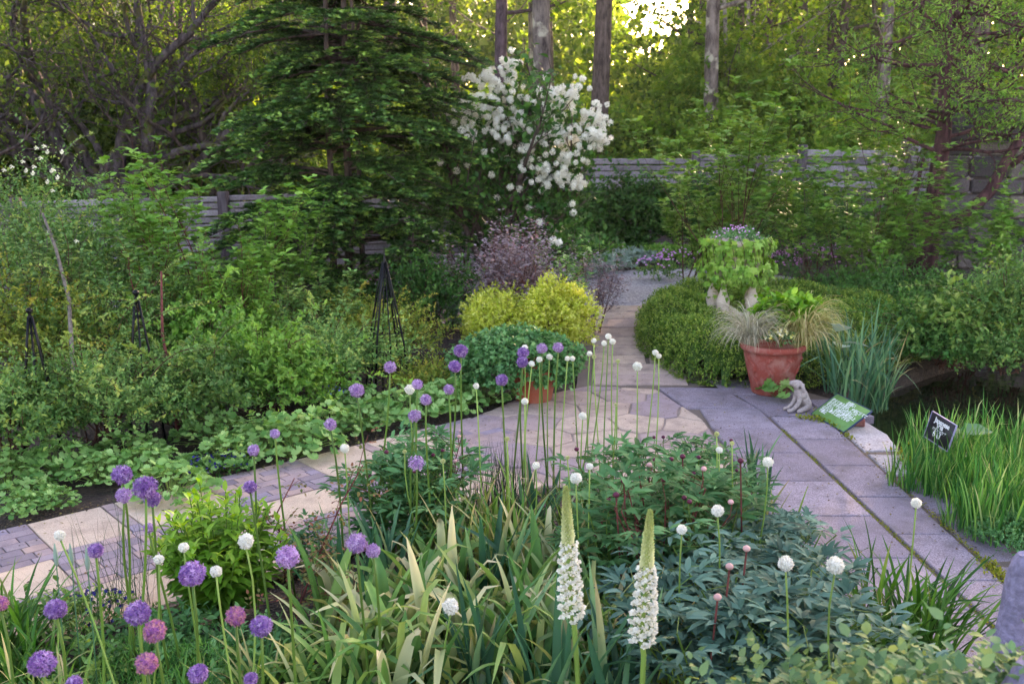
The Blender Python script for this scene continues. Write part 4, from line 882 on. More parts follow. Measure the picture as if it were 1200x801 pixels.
mb = MB(); lathe(mb, [(.0, .012), (.14, .012), (.15, 0), (.165, .02), (.21, .27), (.235, .275), (.245, .30), (.245, .345), (.235, .355), (.215, .35), (.21, .31), (0, .31)], 36); o = obj('terracotta_pot', mb.mesh('terracotta_pot', M_terra)); o.location = (pX, pY, .02); tag(o, 'plain round terracotta pot under the geranium mound', 'pot')
put_open(430, 603, 10.7, 262, 'purple-leaved rose with thin bare stems above the golden shrub', .55, 12, mat=L_purp, stem=twig_red, leaf=.055, per=9, rosette=.22, n=(5, 4), rstem=.010, T=KITEW)
put_open(431, 700, 11.6, 290, 'small purple-leaved rose beside the gravel path', .3, 4, mat=L_purp, stem=twig_red, leaf=.045, per=12, rosette=.12, n=(4, 3), rstem=.007, T=KITEW)
put_open(432, 560, 12.2, 275, 'purple-leaved rose at the back left of the others', .6, 8, mat=L_purp, stem=twig_red, leaf=.05, per=7, rosette=.2, n=(4, 4), rstem=.010, T=KITEW)
# white double-flower sprig beside the gravel
o = put_open(433, 655, 11.4, 285, 'sprig of pale leaves with cream flowers above the golden shrub', .25, 4, mat=L_alch, stem=twig_brown, leaf=.07, per=7)
for i, (px, py) in enumerate([(648, 281), (655, 284), (641, 325), (647, 322), (666, 325), (658, 323)]):
    Yd = 11.1; X, Z, t = at(px, py, Yd); c_ = obj('flower', SB[i % 3], o, (X-o.location.x, Yd-o.location.y, Z)); c_.scale = (.8,)*3
# ---------- black obelisks
M_iron = plain('black_iron', '#15161a', .4, .6)
def obelisk(h, wb, knob=True):
    mb = MB(); parts_ = []
    for sx, sy in ((-1, -1), (1, -1), (1, 1), (-1, 1)):
        mb = MB(); tube(mb, [(sx*wb/2, sy*wb/2, -.05), (sx*wb*.36, sy*wb*.36, h*.4), (sx*wb*.16, sy*wb*.16, h*.75), (sx*.012, sy*.012, h*.95)], .0095, 6); parts_.append(('leg', mb.mesh('leg', M_iron)))
    for ax in range(4):
        mb = MB(); c_, s_ = [(0, -1), (1, 0), (0, 1), (-1, 0)][ax]; tube(mb, [(c_*wb/2, s_*wb/2, -.05), (c_*wb*.34, s_*wb*.34, h*.45), (c_*.01, s_*.01, h*.93)], .0065, 5); parts_.append(('rod', mb.mesh('rod', M_iron)))
    for f, k in ((.2, .44), (.45, .34), (.7, .19), (.84, .1)):
        mb = MB(); a_ = wb*k; tube(mb, [(-a_, -a_, h*f), (a_, -a_, h*f), (a_, a_, h*f), (-a_, a_, h*f), (-a_, -a_, h*f)], .004, 5); parts_.append(('ring', mb.mesh('ring', M_iron)))
    mb = MB(); lathe(mb, [(.0, h*.93), (.016, h*.935), (.018, h*.95), (.01, h*.965), (.012, h*.97), (.024, h*.985), (.024, h*1.0), (.0, h*1.012)] if knob else [(0, h*.93), (.018, h*.935), (.018, h*.95), (.010, h*.97), (.004, h*1.03), (0, h*1.06)], 14); parts_.append(('finial', mb.mesh('finial', M_iron)))
    return parts_
for px, py, Y, kn, lab in ((450, 290, 8.95, False, 'tall black iron obelisk with a pointed tip left of the geranium mound'), (159, 341, 7.5, True, 'black iron obelisk with a round knob among the left rose bushes'), (34, 362, 7.1, True, 'black iron obelisk nearly swallowed by bushes at the left edge')):
    X, Z, t = at(px, py, Y); place(obelisk(Z/(1.0 if kn else 1.05), .26 if kn else .34, kn), 'garden_obelisk', (X, Y, 0), .4, 1, lab, 'garden obelisk', 'black garden obelisks')
# ---------- low plants by path: lady's mantle
def alch(seed, r=.26, h=.2, n_=90, leaf=.075):
    rng = rg(seed); F = MB(); S = MB(); a = rng.uniform(0, 2*PI, n_); rr = np.sqrt(rng.uniform(0, 1, n_)); x = r*rr*np.cos(a); y = r*rr*np.sin(a); z = h*(1-.65*rr**2)*rng.uniform(.7, 1.1, n_)
    N = nrm(np.stack([x/r*.7, y/r*.7, np.ones(n_)], -1)+rng.normal(0, .28, (n_, 3))); X = nrm(np.stack([np.cos(a), np.sin(a), -.25*rr], -1)+rng.normal(0, .5, (n_, 3)))
    scatter(F, LOBED, np.stack([x, y, z], -1), X, N, leaf*rng.uniform(.55, 1.2, n_), rng.uniform(0, 1, n_))
    for i in range(0, n_, 3): tube(S, [(x[i]*.15, y[i]*.15, 0), (x[i]*.7, y[i]*.7, z[i]*.75), (x[i], y[i], z[i])], .0022, 3, cap=False)
    return [('stems', S.mesh('stems', stem_pale)), ('foliage', F.mesh('foliage', L_alch, smooth=True))]
AL = [alch(500+i, .3, .24, 210, .056) for i in range(3)]
al = [(200, 572, 1.0, 'lady\'s mantle clump left of the blue violas'), (172, 545, .8, 'small lady\'s mantle tucked behind the tall allium trio'), (345, 522, 1.1, 'broad lady\'s mantle clump right of the blue violas'), (312, 512, .9, 'lady\'s mantle under the lone lilac allium by the path'), (385, 500, .9, 'lady\'s mantle clump touching the path left of the peony'),
      (428, 492, .8, 'lady\'s mantle below the purple allium beside the obelisk'), (480, 480, 1.0, 'lady\'s mantle below the group of four alliums'), (525, 472, 1.0, 'lady\'s mantle clump left of the pot'), (570, 462, .9, 'lady\'s mantle nearest the geranium mound'), (265, 535, .8, 'lady\'s mantle above the blue violas'),
      (62, 580, .55, 'small silver-green plant on the bare soil'), (22, 588, .6, 'young leafy plant at the left edge on bare soil'), (40, 566, .5, 'pale seedling clump behind the silver-green one'), (250, 508, .9, 'lady\'s mantle shaded by the rose bushes'), (420, 470, .8, 'lady\'s mantle at the foot of the obelisk'), (150, 530, .8, 'lady\'s mantle deep under the left rose bushes'), (70, 545, .9, 'leafy ground plant under the left rose bushes above the silver-green one'), (8, 560, .9, 'leafy ground plant at the far left edge under the rose bush'), (115, 552, .7, 'small leafy ground plant at the rim of the bare soil')]
for i, (px, py, s_, lab) in enumerate(al):
    X, Y, t = G(px, py, .08); place(AL[i % 3], 'ladys_mantle', (X, Y, 0), i*1.3, s_*(1.0 if py > 560 else 1.15), lab, 'ground plant', 'lady\'s mantle along the path')
# flower-dotted mounds helper
def flower_mound(seed, r, h, nf, fm, leafm, leaf=.03, nl=500, fs=.022, per=5, stems=True, above=.02):
    rng = rg(seed); F, S = shrub(rng, r, r*.8, h, nl//6, 6, leaf, KITE, lump=.2, inner=.4, z0=0, twig=.06, nstem=6, stemr=.003); fl = MB()
    a = rng.uniform(0, 2*PI, nf); rr = np.sqrt(rng.uniform(0, 1, nf)); P0 = np.stack([r*rr*np.cos(a), r*.8*rr*np.sin(a), h*np.sqrt(1-.8*rr**2)*rng.uniform(.75, 1.05, nf)+above], -1)
    for k in range(per):
        aa = 2*PI*k/per+rng.uniform(0, .3, nf); tilt = rdir(rng, nf)*.3+arr([0, -.5, .7]); u = nrm(np.cross(tilt, arr([1, 0, 0.]))); v = nrm(np.cross(tilt, u)); X = u*np.cos(aa)[:, None]+v*np.sin(aa)[:, None]
        scatter(fl, T_kite(.42, -.02), P0, X, tilt, fs*.55*rng.uniform(.8, 1.2, nf), rng.uniform(0, 1, nf))
    return [('stems', S.mesh('stems', stem_green)), ('foliage', F.mesh('foliage', leafm, smooth=False)), ('blossom', fl.mesh('blossom', fm, smooth=False))]
def put_fm(name, seed, px, py, r, h, nf, fm, lm, lab, z=0, **k):
    X, Y, t = G(px, py, z+h*.4); return place(flower_mound(seed, r, h, nf, fm, lm, **k), name, (X, Y, z), 0, 1, lab, 'flowering plant')
put_fm('blue_viola', 520, 262, 545, .22, .13, 60, P_viola, L_ivyd, 'patch of deep blue violas by the path between lady\'s mantle clumps')
put_fm('blue_viola', 521, 235, 550, .16, .12, 35, P_viola, L_ivyd, 'smaller left patch of deep blue violas by the path')
put_fm('dark_viola', 522, 118, 718, .22, .17, 60, P_viola, L_rose, 'clump of near-black violas at the lower edge of the path')
put_fm('dark_viola', 523, 1190, 612, .12, .1, 14, P_viola, L_gera, 'few dark violas in the mossy green mound by the slab walk')
put_fm('forget_me_not', 524, 932, 285, .45, .42, 150, P_blue, L_fresh, 'clump of blue forget-me-nots right of the urn', fs=.03, leaf=.06)
put_fm('forget_me_not', 525, 395, 470, .2, .2, 50, P_blue, L_rose, 'dim clump of violet flowers left of the obelisk\'s foot', fs=.02)
ck = [(795, 318, .5, .38), (770, 322, .4, .3), (905, 318, .5, .35), (940, 312, .55, .4), (985, 306, .6, .42), (1030, 302, .6, .45), (1060, 310, .5, .4), (430, 352, .4, .3), (395, 360, .4, .3), (1010, 320, .5, .3)]
ckl = ['pink campion spilling on to the gravel left of the urn', 'smaller pink campion at the far end of the box hedge', 'pink campion just right of the urn', 'pink campion below the slender sapling', 'tall pink campion in the shade right of the forget-me-nots', 'pink campion at the middle of the shaded bank', 'pink campion at the foot of the red-barked tree', 'few pink campions beneath the large conifer', 'pink campions left of the conifer\'s trunk', 'pink campion in front of the shaded bank']
for i, (px, py, r_, h_) in enumerate(ck): put_fm('pink_campion', 530+i, px, py, r_, h_, (130 if 1 < i < 7 else 34), P_magenta, L_rose, ckl[i], fs=.042, leaf=.05, above=.16)['group'] = 'pink campions'
for i, (px, py, lab) in enumerate([(715, 312, 'woolly silver plant at the back edge of the gravel'), (742, 306, 'second woolly silver plant along the back of the gravel'), (690, 318, 'woolly silver plant nearest the golden shrub'), (545, 372, 'silver-leaved plant left of the golden shrub')]):
    X, Y, t = G(px, py, .1); F, S = shrub(rg(550+i), .38, .3, .3, 120, 7, .09, KITE, lump=.2, inner=.3, z0=0, twig=.1, nstem=6, stemr=.004); place([('stems', S.mesh('stems', stem_pale)), ('foliage', F.mesh('foliage', L_silver, smooth=False))], 'silver_plant', (X, Y, 0), 0, 1, lab, 'plant', 'silver plants by the gravel')
put_fm('pale_pink_flower', 560, 533, 378, .25, .25, 16, P_pinkbud, L_rose, 'small bush with a few pale pink flowers left of the golden shrub', fs=.05, leaf=.04)
put_fm('white_flower_bush', 561, 525, 352, .35, .3, 8, P_white, L_ivyd, 'low bush with a few white flowers in front of the gravel', fs=.07, leaf=.06)
# green border plants along the back of the gravel
for i, (px, lab) in enumerate([(665, 'leafy border plant behind the golden shrub along the fence foot'), (705, 'leafy border plant left of the irises at the fence foot'), (780, 'leafy border plant right of the irises at the fence foot'), (835, 'leafy border plant under the climber at the fence foot')]):
    put_shrub('border_plant', 570+i, px, 18.2, 287, 70, lab, L_fresh, stem_green, leaf=.09, nc=260, per=6, T=KITE, inner=.2, z0=0, depth=.6, cat='plant', group='border plants at the fence foot')
# ================================================================== URN, PLANTER, STATUE, SIGNS
M_lime = stonemat('pale_cast_stone', ['#b5a294', '#c4b2a4'], grain=90, grainamt=.12, stain=.45, staincol='#8a7a6c', blotch=7)
X, Z, t = at(860, 362, 10.75); ur = empty('urn_planter', (X, 10.75, 0)); tag(ur, 'pale stone urn on baluster legs standing in the box hedge', 'urn'); uz = Z
mb = MB(); lathe(mb, [(0, uz-.08), (.3, uz-.08), (.3, uz-.012), (.28, uz), (0, uz)], 24); 
mb2 = MB(); box(mb2, -.3, .3, -.3, .3, -.02, uz-.085, .02); obj('plinth', mb2.mesh('plinth', M_lime), ur); obj('base_plate', mb.mesh('base_plate', M_lime), ur)
for k, (lx, ly) in enumerate([(-.13, -.17), (.12, -.17), (.17, .12), (-.17, .12)]):
    mb = MB(); prof = [(0, 0), (.075, 0), (.078, .03), (.068, .05), (.082, .09), (.078, .14), (.05, .20), (.036, .25), (.034, .29), (.05, .31), (.058, .34), (0, .34)]
    lathe(mb, [(r_*.86, z_) for r_, z_ in prof], 20, (lx*1.25, ly*1.1, uz+.001), wob=lambda a, z: .05*math.cos(8*a)); obj('leg', mb.mesh('leg', M_lime), ur)
mb = MB(); lathe(mb, [(0, .33), (.2, .34), (.25, .40), (.24, .46), (.28, .60), (.32, .71), (.335, .73), (.335, .76), (.315, .775), (.295, .76), (.28, .70), (0, .70)], 40, (0, 0, uz), wob=lambda a, z: .02*math.cos(14*a)); obj('basin', mb.mesh('basin', M_lime), ur)
rng = rg(610); F = MB(); S = MB(); n_ = 1150; a = rng.uniform(0, 2*PI, n_); zf = rng.uniform(0, 1, n_)
rad = np.where(zf > .5, .345+.045*np.sin(zf*9), .30+.12*np.abs(np.sin(zf*5.5)))+rng.uniform(-.05, .03, n_); zz = uz+.34+zf*.46
Ps = np.stack([rad*np.cos(a), rad*np.sin(a), zz], -1); out = np.stack([np.cos(a), np.sin(a), np.full(n_, .55)], -1)
scatter(F, IVY, Ps, np.stack([np.cos(a)*.25, np.sin(a)*.25, np.full(n_, -1.)], -1)+rng.normal(0, .35, (n_, 3)), out+rng.normal(0, .3, (n_, 3)), .095*rng.uniform(.6, 1.25, n_), rng.uniform(0, 1, n_))
# dangling curtain between legs
n2 = 110; a = rng.uniform(-.9, .6, n2)-PI/2*0; Ps = np.stack([rng.uniform(-.35, .3, n2), rng.uniform(-.3, .25, n2), uz+.33-rng.uniform(0, 1, n2)**1.8*.3], -1)
scatter(F, IVY, Ps, arr([0, -.1, -1])+rng.normal(0, .35, (n2, 3)), arr([0, -1, .3])+rng.normal(0, .4, (n2, 3)), .075*rng.uniform(.6, 1.2, n2), rng.uniform(0, .7, n2))
for k in range(22):
    aa = k/22*2*PI; tube(S, [(.34*math.cos(aa), .34*math.sin(aa), uz+.80), (.40*math.cos(aa+.1), .40*math.sin(aa+.1), uz+.72), (.38*math.cos(aa+.2), .38*math.sin(aa+.2), uz+.5), (.36*math.cos(aa+.15), .36*math.sin(aa+.15), uz+.33)], .004, 4, cap=False)
L_ivyl = leafmat('leaf_light_ivy', ['#4f7a2a', '#689638', '#82ae48', '#9cc060'], trans=.35, objvar=0)
place([('stems', S.mesh('stems', twig_brown)), ('foliage', F.mesh('foliage', L_ivyl, smooth=False))], 'ivy', (X, 10.75, 0), 0, 1, 'light green lobed ivy draped around the stone urn', 'climber')
parts_ = flower_mound(611, .29, .2, 60, P_magenta, L_gera, leaf=.03, nl=1300, fs=.022, above=.03); place(parts_, 'urn_flowers', (X, 10.72, uz+.69), 0, 1, 'mauve flowers with grey-green leaves filling the top of the urn', 'flowering plant')

# terracotta planter with relief vines
M_terra2 = stonemat('terracotta_red', ['#8e4038', '#96463c'], grain=120, grainamt=.15, stain=.7, staincol='#b08c84', blotch=6, rough=.85, bump=.5)
X, Y, t = G(908, 469); Y += .16; pl = empty('terracotta_planter', (X, Y, .035), .2); tag(pl, 'large terracotta planter with raised wavy vine relief at the edge of the slabs', 'planter')
prof = [(0, 0), (.165, 0), (.175, .015), (.19, .09), (.225, .22), (.255, .35), (.262, .40), (.28, .405), (.292, .42), (.292, .45), (.28, .465), (.255, .46), (.245, .42), (0, .40)]
mb = MB(); lathe(mb, prof, 48); obj('pot', mb.mesh('pot', M_terra2), pl)
def rad_at(z): return np.interp(z, [0, .015, .09, .22, .35, .40], [.165, .175, .19, .225, .255, .262])
for k in range(7):
    mb = MB(); aa = -PI/2-.9-.2+k*.36+(0 if k < 6 else 1.5); zs = np.linspace(.05, .36, 14); dr = (k % 2*2-1)*.22; p = []
    for i, z in enumerate(zs): an = aa+dr*(i/13)+.09*math.sin(i*.9+k); p.append((rad_at(z)*math.cos(an)*1.0, rad_at(z)*math.sin(an), z))
    tube(mb, p, [.009+.008*abs(math.sin(i*.6)) for i in range(14)], 8); e = arr(p[-1]); d_ = nrm(e*arr([1, 1, 0])); obj('relief_vine', mb.mesh('relief_vine', M_terra2), pl)
pw_ = (X, Y, .035)
# in the planter: shrub, two sedges, pansies
F, S = shrub(rg(620), .27, .2, .42, 230, 6, .07, LEAFW, lump=.25, inner=.4, z0=.05, twig=.06, up=1.0, nstem=12, stemr=.004)
place([('stems', S.mesh('stems', twig_brown)), ('foliage', F.mesh('foliage', L_lily, smooth=False))], 'spirea', (X+.13, Y+.05, .52), 0, 1.0, 'bright lime green shrublet at the back of the terracotta planter', 'shrub')
for dx, dy, lab, mt, sd, s_ in ((-.22, -.03, 'pale silvery sedge drooping over the left of the terracotta planter', L_sedgep, 621, .95), (.24, -.06, 'yellow striped sedge drooping over the right of the terracotta planter', L_sedge, 622, 1.1)):
    mb = MB(); rng = rg(sd); blades(mb, rng, 420, .06, (.45, .74), (.007, .012), lean=(.25, .9), bend=(1.8, 2.2), wither=.4, kink=0, seg=9, fold=.2, floor=-.5)
    V_ = mb.V[0]; 
    o = obj('sedge', mb.mesh('sedge', mt)); o.location = (X+dx, Y+dy, .44); o.scale = (s_*.72,)*2+(s_*1.12,); tag(o, lab, 'ornamental grass')
# pour the sedges below their crown: blades() clamps at the crown plane, so raise the arch and let tips fall outside the pot
parts_ = flower_mound(623, .14, .14, 26, P_yel, L_gera, leaf=.026, nl=420, fs=.034, above=.03); place(parts_, 'pansies', (X-.0, Y-.19, .50), 0, 1, 'pale yellow pansies in the front of the terracotta planter', 'flowering plant')
parts_ = flower_mound(624, .06, .1, 6, P_viola, L_gera, leaf=.026, nl=90, fs=.034, above=.03); place(parts_, 'pansies', (X-.2, Y+.1, .5), 0, 1, 'few dark purple pansies behind the pale sedge in the planter', 'flowering plant')
AX, AY, _ = G(925, 478); 
lob = alch(625, .2, .22, 34, .11); F_ = obj('leafy_plant', None) if False else None
o = place(lob, 'ladys_mantle', (AX-.03, AY+.18, .02), 0, .9, 'dark green round-leaved plant between the terracotta planter and dog statue', 'ground plant')
o.children[1].data.materials[0] = L_gera
# dog statue (skin modifier grown body)
M_stat = stonemat('statue_stone', ['#9a8c8a', '#aea09c'], grain=80, grainamt=.2, stain=.6, staincol='#6b5f60', blotch=12, bump=.8)
def skin_obj(name, verts, edges, radii, mat, sub=2, root=0):
    me = bpy.data.meshes.new(name+'_skel'); me.from_pydata([tuple(v) for v in verts], edges, []); o = bpy.data.objects.new(name, me); C.objects.link(o)
    md = o.modifiers.new('skin', 'SKIN'); md.use_smooth_shade = True
    if not me.skin_vertices: me.attributes.new
    sv = me.skin_vertices[0].data if me.skin_vertices else None
    if sv is not None:
        for i, r_ in enumerate(radii):
            sv[i].radius = (r_, r_) if np.isscalar(r_) else r_; sv[i].use_root = (i == root)
    sd = o.modifiers.new('sub', 'SUBSURF'); sd.levels = sub; sd.render_levels = sub
    dg = bpy.context.evaluated_depsgraph_get(); dg.update(); m2 = bpy.data.meshes.new_from_object(o.evaluated_get(dg)); m2.name = name
    o.modifiers.clear(); old = o.data; o.data = m2; bpy.data.meshes.remove(old)
    m2.materials.clear(); m2.materials.append(mat)
    for p in m2.polygons: p.use_smooth = True
    for nm in ('rnd',):
        if nm not in m2.attributes: a_ = m2.attributes.new(nm, 'FLOAT', 'POINT'); a_.data.foreach_set('value', np.full(len(m2.vertices), .5, np.float32))
    return o
DX, DY, _ = G(936, 486)
# dog sits facing -x (picture left), muzzle raised, forepaws stretched forward
dv = [(.03, 0, .06), (.02, 0, .11), (.0, 0, .155), (-.015, 0, .19), (-.035, 0, .215), (-.065, 0, .218), (-.092, 0, .222),
      (.05, .035, .035), (0, .05, .02), (-.05, .055, .014), (.05, -.035, .035), (0, -.05, .02), (-.05, -.055, .014),
      (-.012, .03, .11), (-.03, .032, .06), (-.07, .03, .022), (-.115, .03, .016), (-.012, -.03, .11), (-.03, -.032, .06), (-.07, -.03, .022), (-.115, -.03, .016),
      (.08, 0, .03), (.105, .02, .02), (-.01, .035, .215), (.0, .045, .18), (-.0, .046, .15), (-.01, -.035, .215), (.0, -.045, .18), (-.0, -.046, .15)]
de = [(0, 1), (1, 2), (2, 3), (3, 4), (4, 5), (5, 6), (0, 7), (7, 8), (8, 9), (0, 10), (10, 11), (11, 12), (2, 13), (13, 14), (14, 15), (15, 16), (2, 17), (17, 18), (18, 19), (19, 20), (0, 21), (21, 22), (3, 23), (23, 24), (24, 25), (3, 26), (26, 27), (27, 28)]
dr_ = [.052, .05, .042, .036, .034, .024, .017, .034, .022, .014, .034, .022, .014, .022, .017, .016, .017, .022, .017, .016, .017, .022, .01, .013, .016, .011, .013, .016, .011]
o = skin_obj('dog_statue', dv, de, dr_, M_stat); o.location = (DX, DY, .035); o.rotation_euler = (0, 0, .25); o.scale = (1.15,)*3; tag(o, 'small weathered stone puppy statue with raised muzzle beside the green sign', 'statue')

def text_mesh(s, size, mat, extrude=.0006, ls=1.0, align='LEFT'):
    cu = bpy.data.curves.new('lettering', 'FONT'); cu.body = s; cu.size = size; cu.offset = size*.022; cu.extrude = extrude; cu.space_line = ls; cu.align_x = align
    to = bpy.data.objects.new('tmp', cu); C.objects.link(to); dg = bpy.context.evaluated_depsgraph_get(); dg.update()
    me = bpy.data.meshes.new_from_object(to.evaluated_get(dg)); bpy.data.objects.remove(to); me.name = 'lettering'; me.materials.clear(); me.materials.append(mat); return me
M_green = plain('sign_green', '#5f8f4a', .45); M_edge = plain('sign_edge', '#2a3f63', .5); M_wt = plain('lettering_white', '#e8e8ea', .6); M_blk = plain('sign_black', '#14131c', .35); M_rim = plain('sign_rim', '#8f88a8', .5)
def basis(o_, ux, uy):
    ux = Vector(ux).normalized(); uy = Vector(uy); uz_ = ux.cross(uy).normalized(); uy = uz_.cross(ux); return Matrix(((ux.x, uy.x, uz_.x, o_[0]), (ux.y, uy.y, uz_.y, o_[1]), (ux.z, uy.z, uz_.z, o_[2]), (0, 0, 0, 1)))
# green sign: px corners TL(972,458) TR(1009,477) BR(989,505) BL(951,484); leans back on a brick
def P3(px, py, z): x, y, _ = G(px, py, z); return Vector((x, y, z))
BL = P3(951, 484, .05); BR = P3(989, 505.5, .045); TL = P3(972, 458.5, .20); TR = P3(1009, 477.5, .20)
ux = (BR-BL); uy = (TL-BL); w_ = ux.length; h_ = uy.length*.98; Mx = basis(BL, ux, uy)
sg = empty('notice_sign', (0, 0, 0)); sg.matrix_world = Mx; tag(sg, 'green notice board with white writing leaning on a brick beside the dog statue', 'sign')
mb = MB(); box(mb, 0, w_, 0, h_, -.012, 0, .004); bd = obj('board', mb.mesh('board', M_green), sg)
mb = MB()
for bx in ((-.004, 0, -.004, h_+.004), (w_, w_+.004, -.004, h_+.004), (-.004, w_+.004, -.006, -.001), (-.004, w_+.004, h_+.001, h_+.006)): box(mb, *bx, -.014, .002, .001)
obj('edging', mb.mesh('edging', M_edge), bd)
lines_ = [('お願い', w_*.40, h_*.83)]+[(s, w_*.05, h_*(.70-.125*i)) for i, s in enumerate(['植えてある花は、大切に育てて', 'おりますのでふれないで', '下さい。石組や道具類の上', 'などに乗ると危険ですの', 'で禁止'])]
for s, lx, ly in lines_:
    me = text_mesh(s, w_*.073 if s != 'お願い' else w_*.08, M_wt); o = obj('lettering', me, bd, (lx, ly, .0012))
mb = MB(); box(mb, -.11, .11, -.05, .05, 0, .06, .006, .4); BX, BY, _ = G(998, 503); o = obj('brick', mb.mesh('brick', M_terra2)); o.location = (BX+.0, BY+.04, .03); o.rotation_euler = (0, 0, -.25); tag(o, 'red brick propping up the green sign', 'brick')
# black sign on stake: TL(1098,487) TR(1126,504) BR(1112,524) BL(1086,508)
zt = .42
TLb = P3(1098, 487, .50); TRb = P3(1126, 504, .48); BRb = P3(1110, 528, .32); ux = TRb-TLb; uy = TRb-BRb; BLb = TLb-uy; w2 = ux.length; h2 = uy.length; Mx = basis(BLb, ux, uy)
sb = empty('plant_sign', (0, 0, 0)); sb.matrix_world = Mx; tag(sb, 'tilted black plant label with pale edge among the pond grasses', 'sign')
mb = MB(); box(mb, 0, w2, 0, h2, -.008, 0, .002); bd2 = obj('board', mb.mesh('board', M_blk), sb)
mb = MB()
for bx in ((-.004, .0, -.004, h2+.004), (w2, w2+.004, -.004, h2+.004), (-.004, w2+.004, -.006, -.001), (-.004, w2+.004, h2+.001, h2+.006)): box(mb, *bx, -.01, .003, .001)
obj('rim', mb.mesh('rim', M_rim), bd2)
mb = MB(); box(mb, w2*.45, w2*.45+.02, -.35, h2*.6, -.016, -.009, .002); obj('stake', mb.mesh('stake', M_blk), sb)
for s, sz, lx, ly in (('Japanese', .030, .2, .72), ('Iris', .034, .35, .55), ('ハナショウブ', .016, .2, .42), ('6 U', .036, .28, .2)):
    obj('lettering', text_mesh(s, sz*w2/.17, M_wt), bd2, (w2*lx, h2*ly, .001))
# stone ornament at right edge, near and soft
M_orn = stonemat('ornament_stone', ['#77708c', '#8d86a0'], grain=60, grainamt=.25, stain=.75, staincol='#4a4658', blotch=14, bump=1.0)
OX, OZ, t = at(1196, 665, 2.75)
ov = [(.02, 0, 0), (.015, 0, .35), (0, 0, .62), (-.005, 0, OZ-.22), (.0, 0, OZ-.13), (.0, 0, OZ-.03), (.01, 0, OZ+.03), (.09, -.02, OZ-.0), (.15, -.04, OZ-.04), (-.03, -.06, .5), (.06, .0, .16)]
oe = [(0, 1), (1, 2), (2, 3), (3, 4), (4, 5), (5, 6), (5, 7), (7, 8), (2, 9), (1, 10)]
o = skin_obj('stone_ornament', ov, oe, [.17, .14, .12, .05, .045, .062, .045, .06, .045, .07, .14], M_orn); o.location = (OX, 2.75, 0); tag(o, 'mottled bluish stone garden figure cut off by the right edge', 'statue')
mb = MB(); OX2, OZ2, t = at(1212, 818, 2.0); lathe(mb, [(0, -.12), (.09, -.1), (.12, -.02), (.09, .06), (0, .09)], 20, wob=lambda a, z: .08*math.sin(3*a+1)); 
lathe(mb, [(.07, -OZ2), (.08, -OZ2+.3), (.06, -.1)], 16); o = obj('stone_ornament', mb.mesh('stone_ornament', M_orn)); o.location = (OX2+.06, 2.0, OZ2); tag(o, 'rounded top of a lower stone in the bottom right corner', 'statue')

# ================================================================== POND MARGIN
BP = {}
def blade_proto(key, seed, mat, **k):
    mb = MB(); blades(mb, rg(seed), **k); BP[key] = mb.mesh(key, mat)
for i in range(3):
    blade_proto(f'pond{i}', 700+i, L_grass, n=125, spread=.18, Lr=(.16, .52), Wr=(.006, .014), lean=(0, .32), bend=(.05, .7), wither=.16, kink=.08, seg=6)
    blade_proto(f'pondiris{i}', 710+i, L_iris, n=46, spread=.14, Lr=(.4, .95), Wr=(.014, .026), lean=(0, .5), bend=(.1, 1.3), wither=.25, kink=.15, seg=7)
    blade_proto(f'daff{i}', 720+i, L_daff, n=46, spread=.15, Lr=(.35, .65), Wr=(.02, .038), lean=(.05, .8), bend=(.3, 1.7), wither=.55, kink=.45, seg=9)
    blade_proto(f'iris{i}', 730+i, L_iris, n=16, spread=.08, Lr=(.4, .68), Wr=(.026, .042), lean=(.02, .45), bend=(0, .5), wither=.2, kink=.08, seg=7)
    blade_proto(f'blade{i}', 740+i, L_blade, n=30, spread=.12, Lr=(.35, .7), Wr=(.012, .026), lean=(.02, .5), bend=(.2, 1.3), wither=.4, kink=.2, seg=8)
    blade_proto(f'dark{i}', 750+i, L_dkblade, n=70, spread=.12, Lr=(.3, .55), Wr=(.012, .022), lean=(.05, .75), bend=(.2, 1.2), wither=.1, kink=.05, seg=8)
    blade_proto(f'rush{i}', 760+i, L_rush, n=110, spread=.12, Lr=(.35, .6), Wr=(.0025, .004), lean=(0, .3), bend=(.05, .6), wither=.2, kink=0, seg=6)
    blade_proto(f'wisp{i}', 770+i, L_rush, n=26, spread=.07, Lr=(.35, .7), Wr=(.0018, .003), lean=(.1, .6), bend=(-.3, .8), wither=.6, kink=.1, seg=7)
    blade_proto(f'tulip{i}', 780+i, L_daff, n=17, spread=.08, Lr=(.32, .6), Wr=(.034, .056), lean=(.02, .5), bend=(.1, 1.4), wither=.5, kink=.62, seg=9, fold=.35)
def clump(name, key, px, py, s, label, group=None, cat='plant', z=0, xy=None):
    X, Y, t = G(px, py, z+.1) if xy is None else (*xy, 0); o = obj(name, BP[key]); o.location = (X, Y, z); rz = (px*7.3+py) % 6.28; o.rotation_euler = (0, 0, rz); o.scale = (s, s, s); return tag(o, label, cat, group)
gp = [(1075, 520), (1110, 510), (1150, 520), (1190, 520), (1060, 545), (1095, 555), (1130, 560), (1170, 565), (1200, 560), (1120, 590), (1155, 600), (1190, 598), (1145, 575), (1085, 535), (1115, 535), (1150, 545), (1185, 580), (1215, 530)]
for i, (px, py) in enumerate(gp): clump('pond_grass', f'pond{i%3}', px+14, py+14, (1.0, .8, 1.1, .9)[i % 4], 'tuft of bright green pond grass merging with its neighbours', 'bright green grass tufts at the pond edge', 'grass tuft')
for i, (px, py, s_, lab) in enumerate([(1000, 468, .95, 'tall blue-green iris clump rising directly behind the green sign'), (1030, 468, .85, 'iris clump with straw-coloured leaves left of the pond grass'), (985, 448, 1.0, 'blue-green iris behind the yellow striped sedge'), (1015, 440, .95, 'iris clump at the back of the pond corner')]):
    clump('pond_iris', f'pondiris{i%3}', px, py, s_, lab, 'tall irises beside the planter')
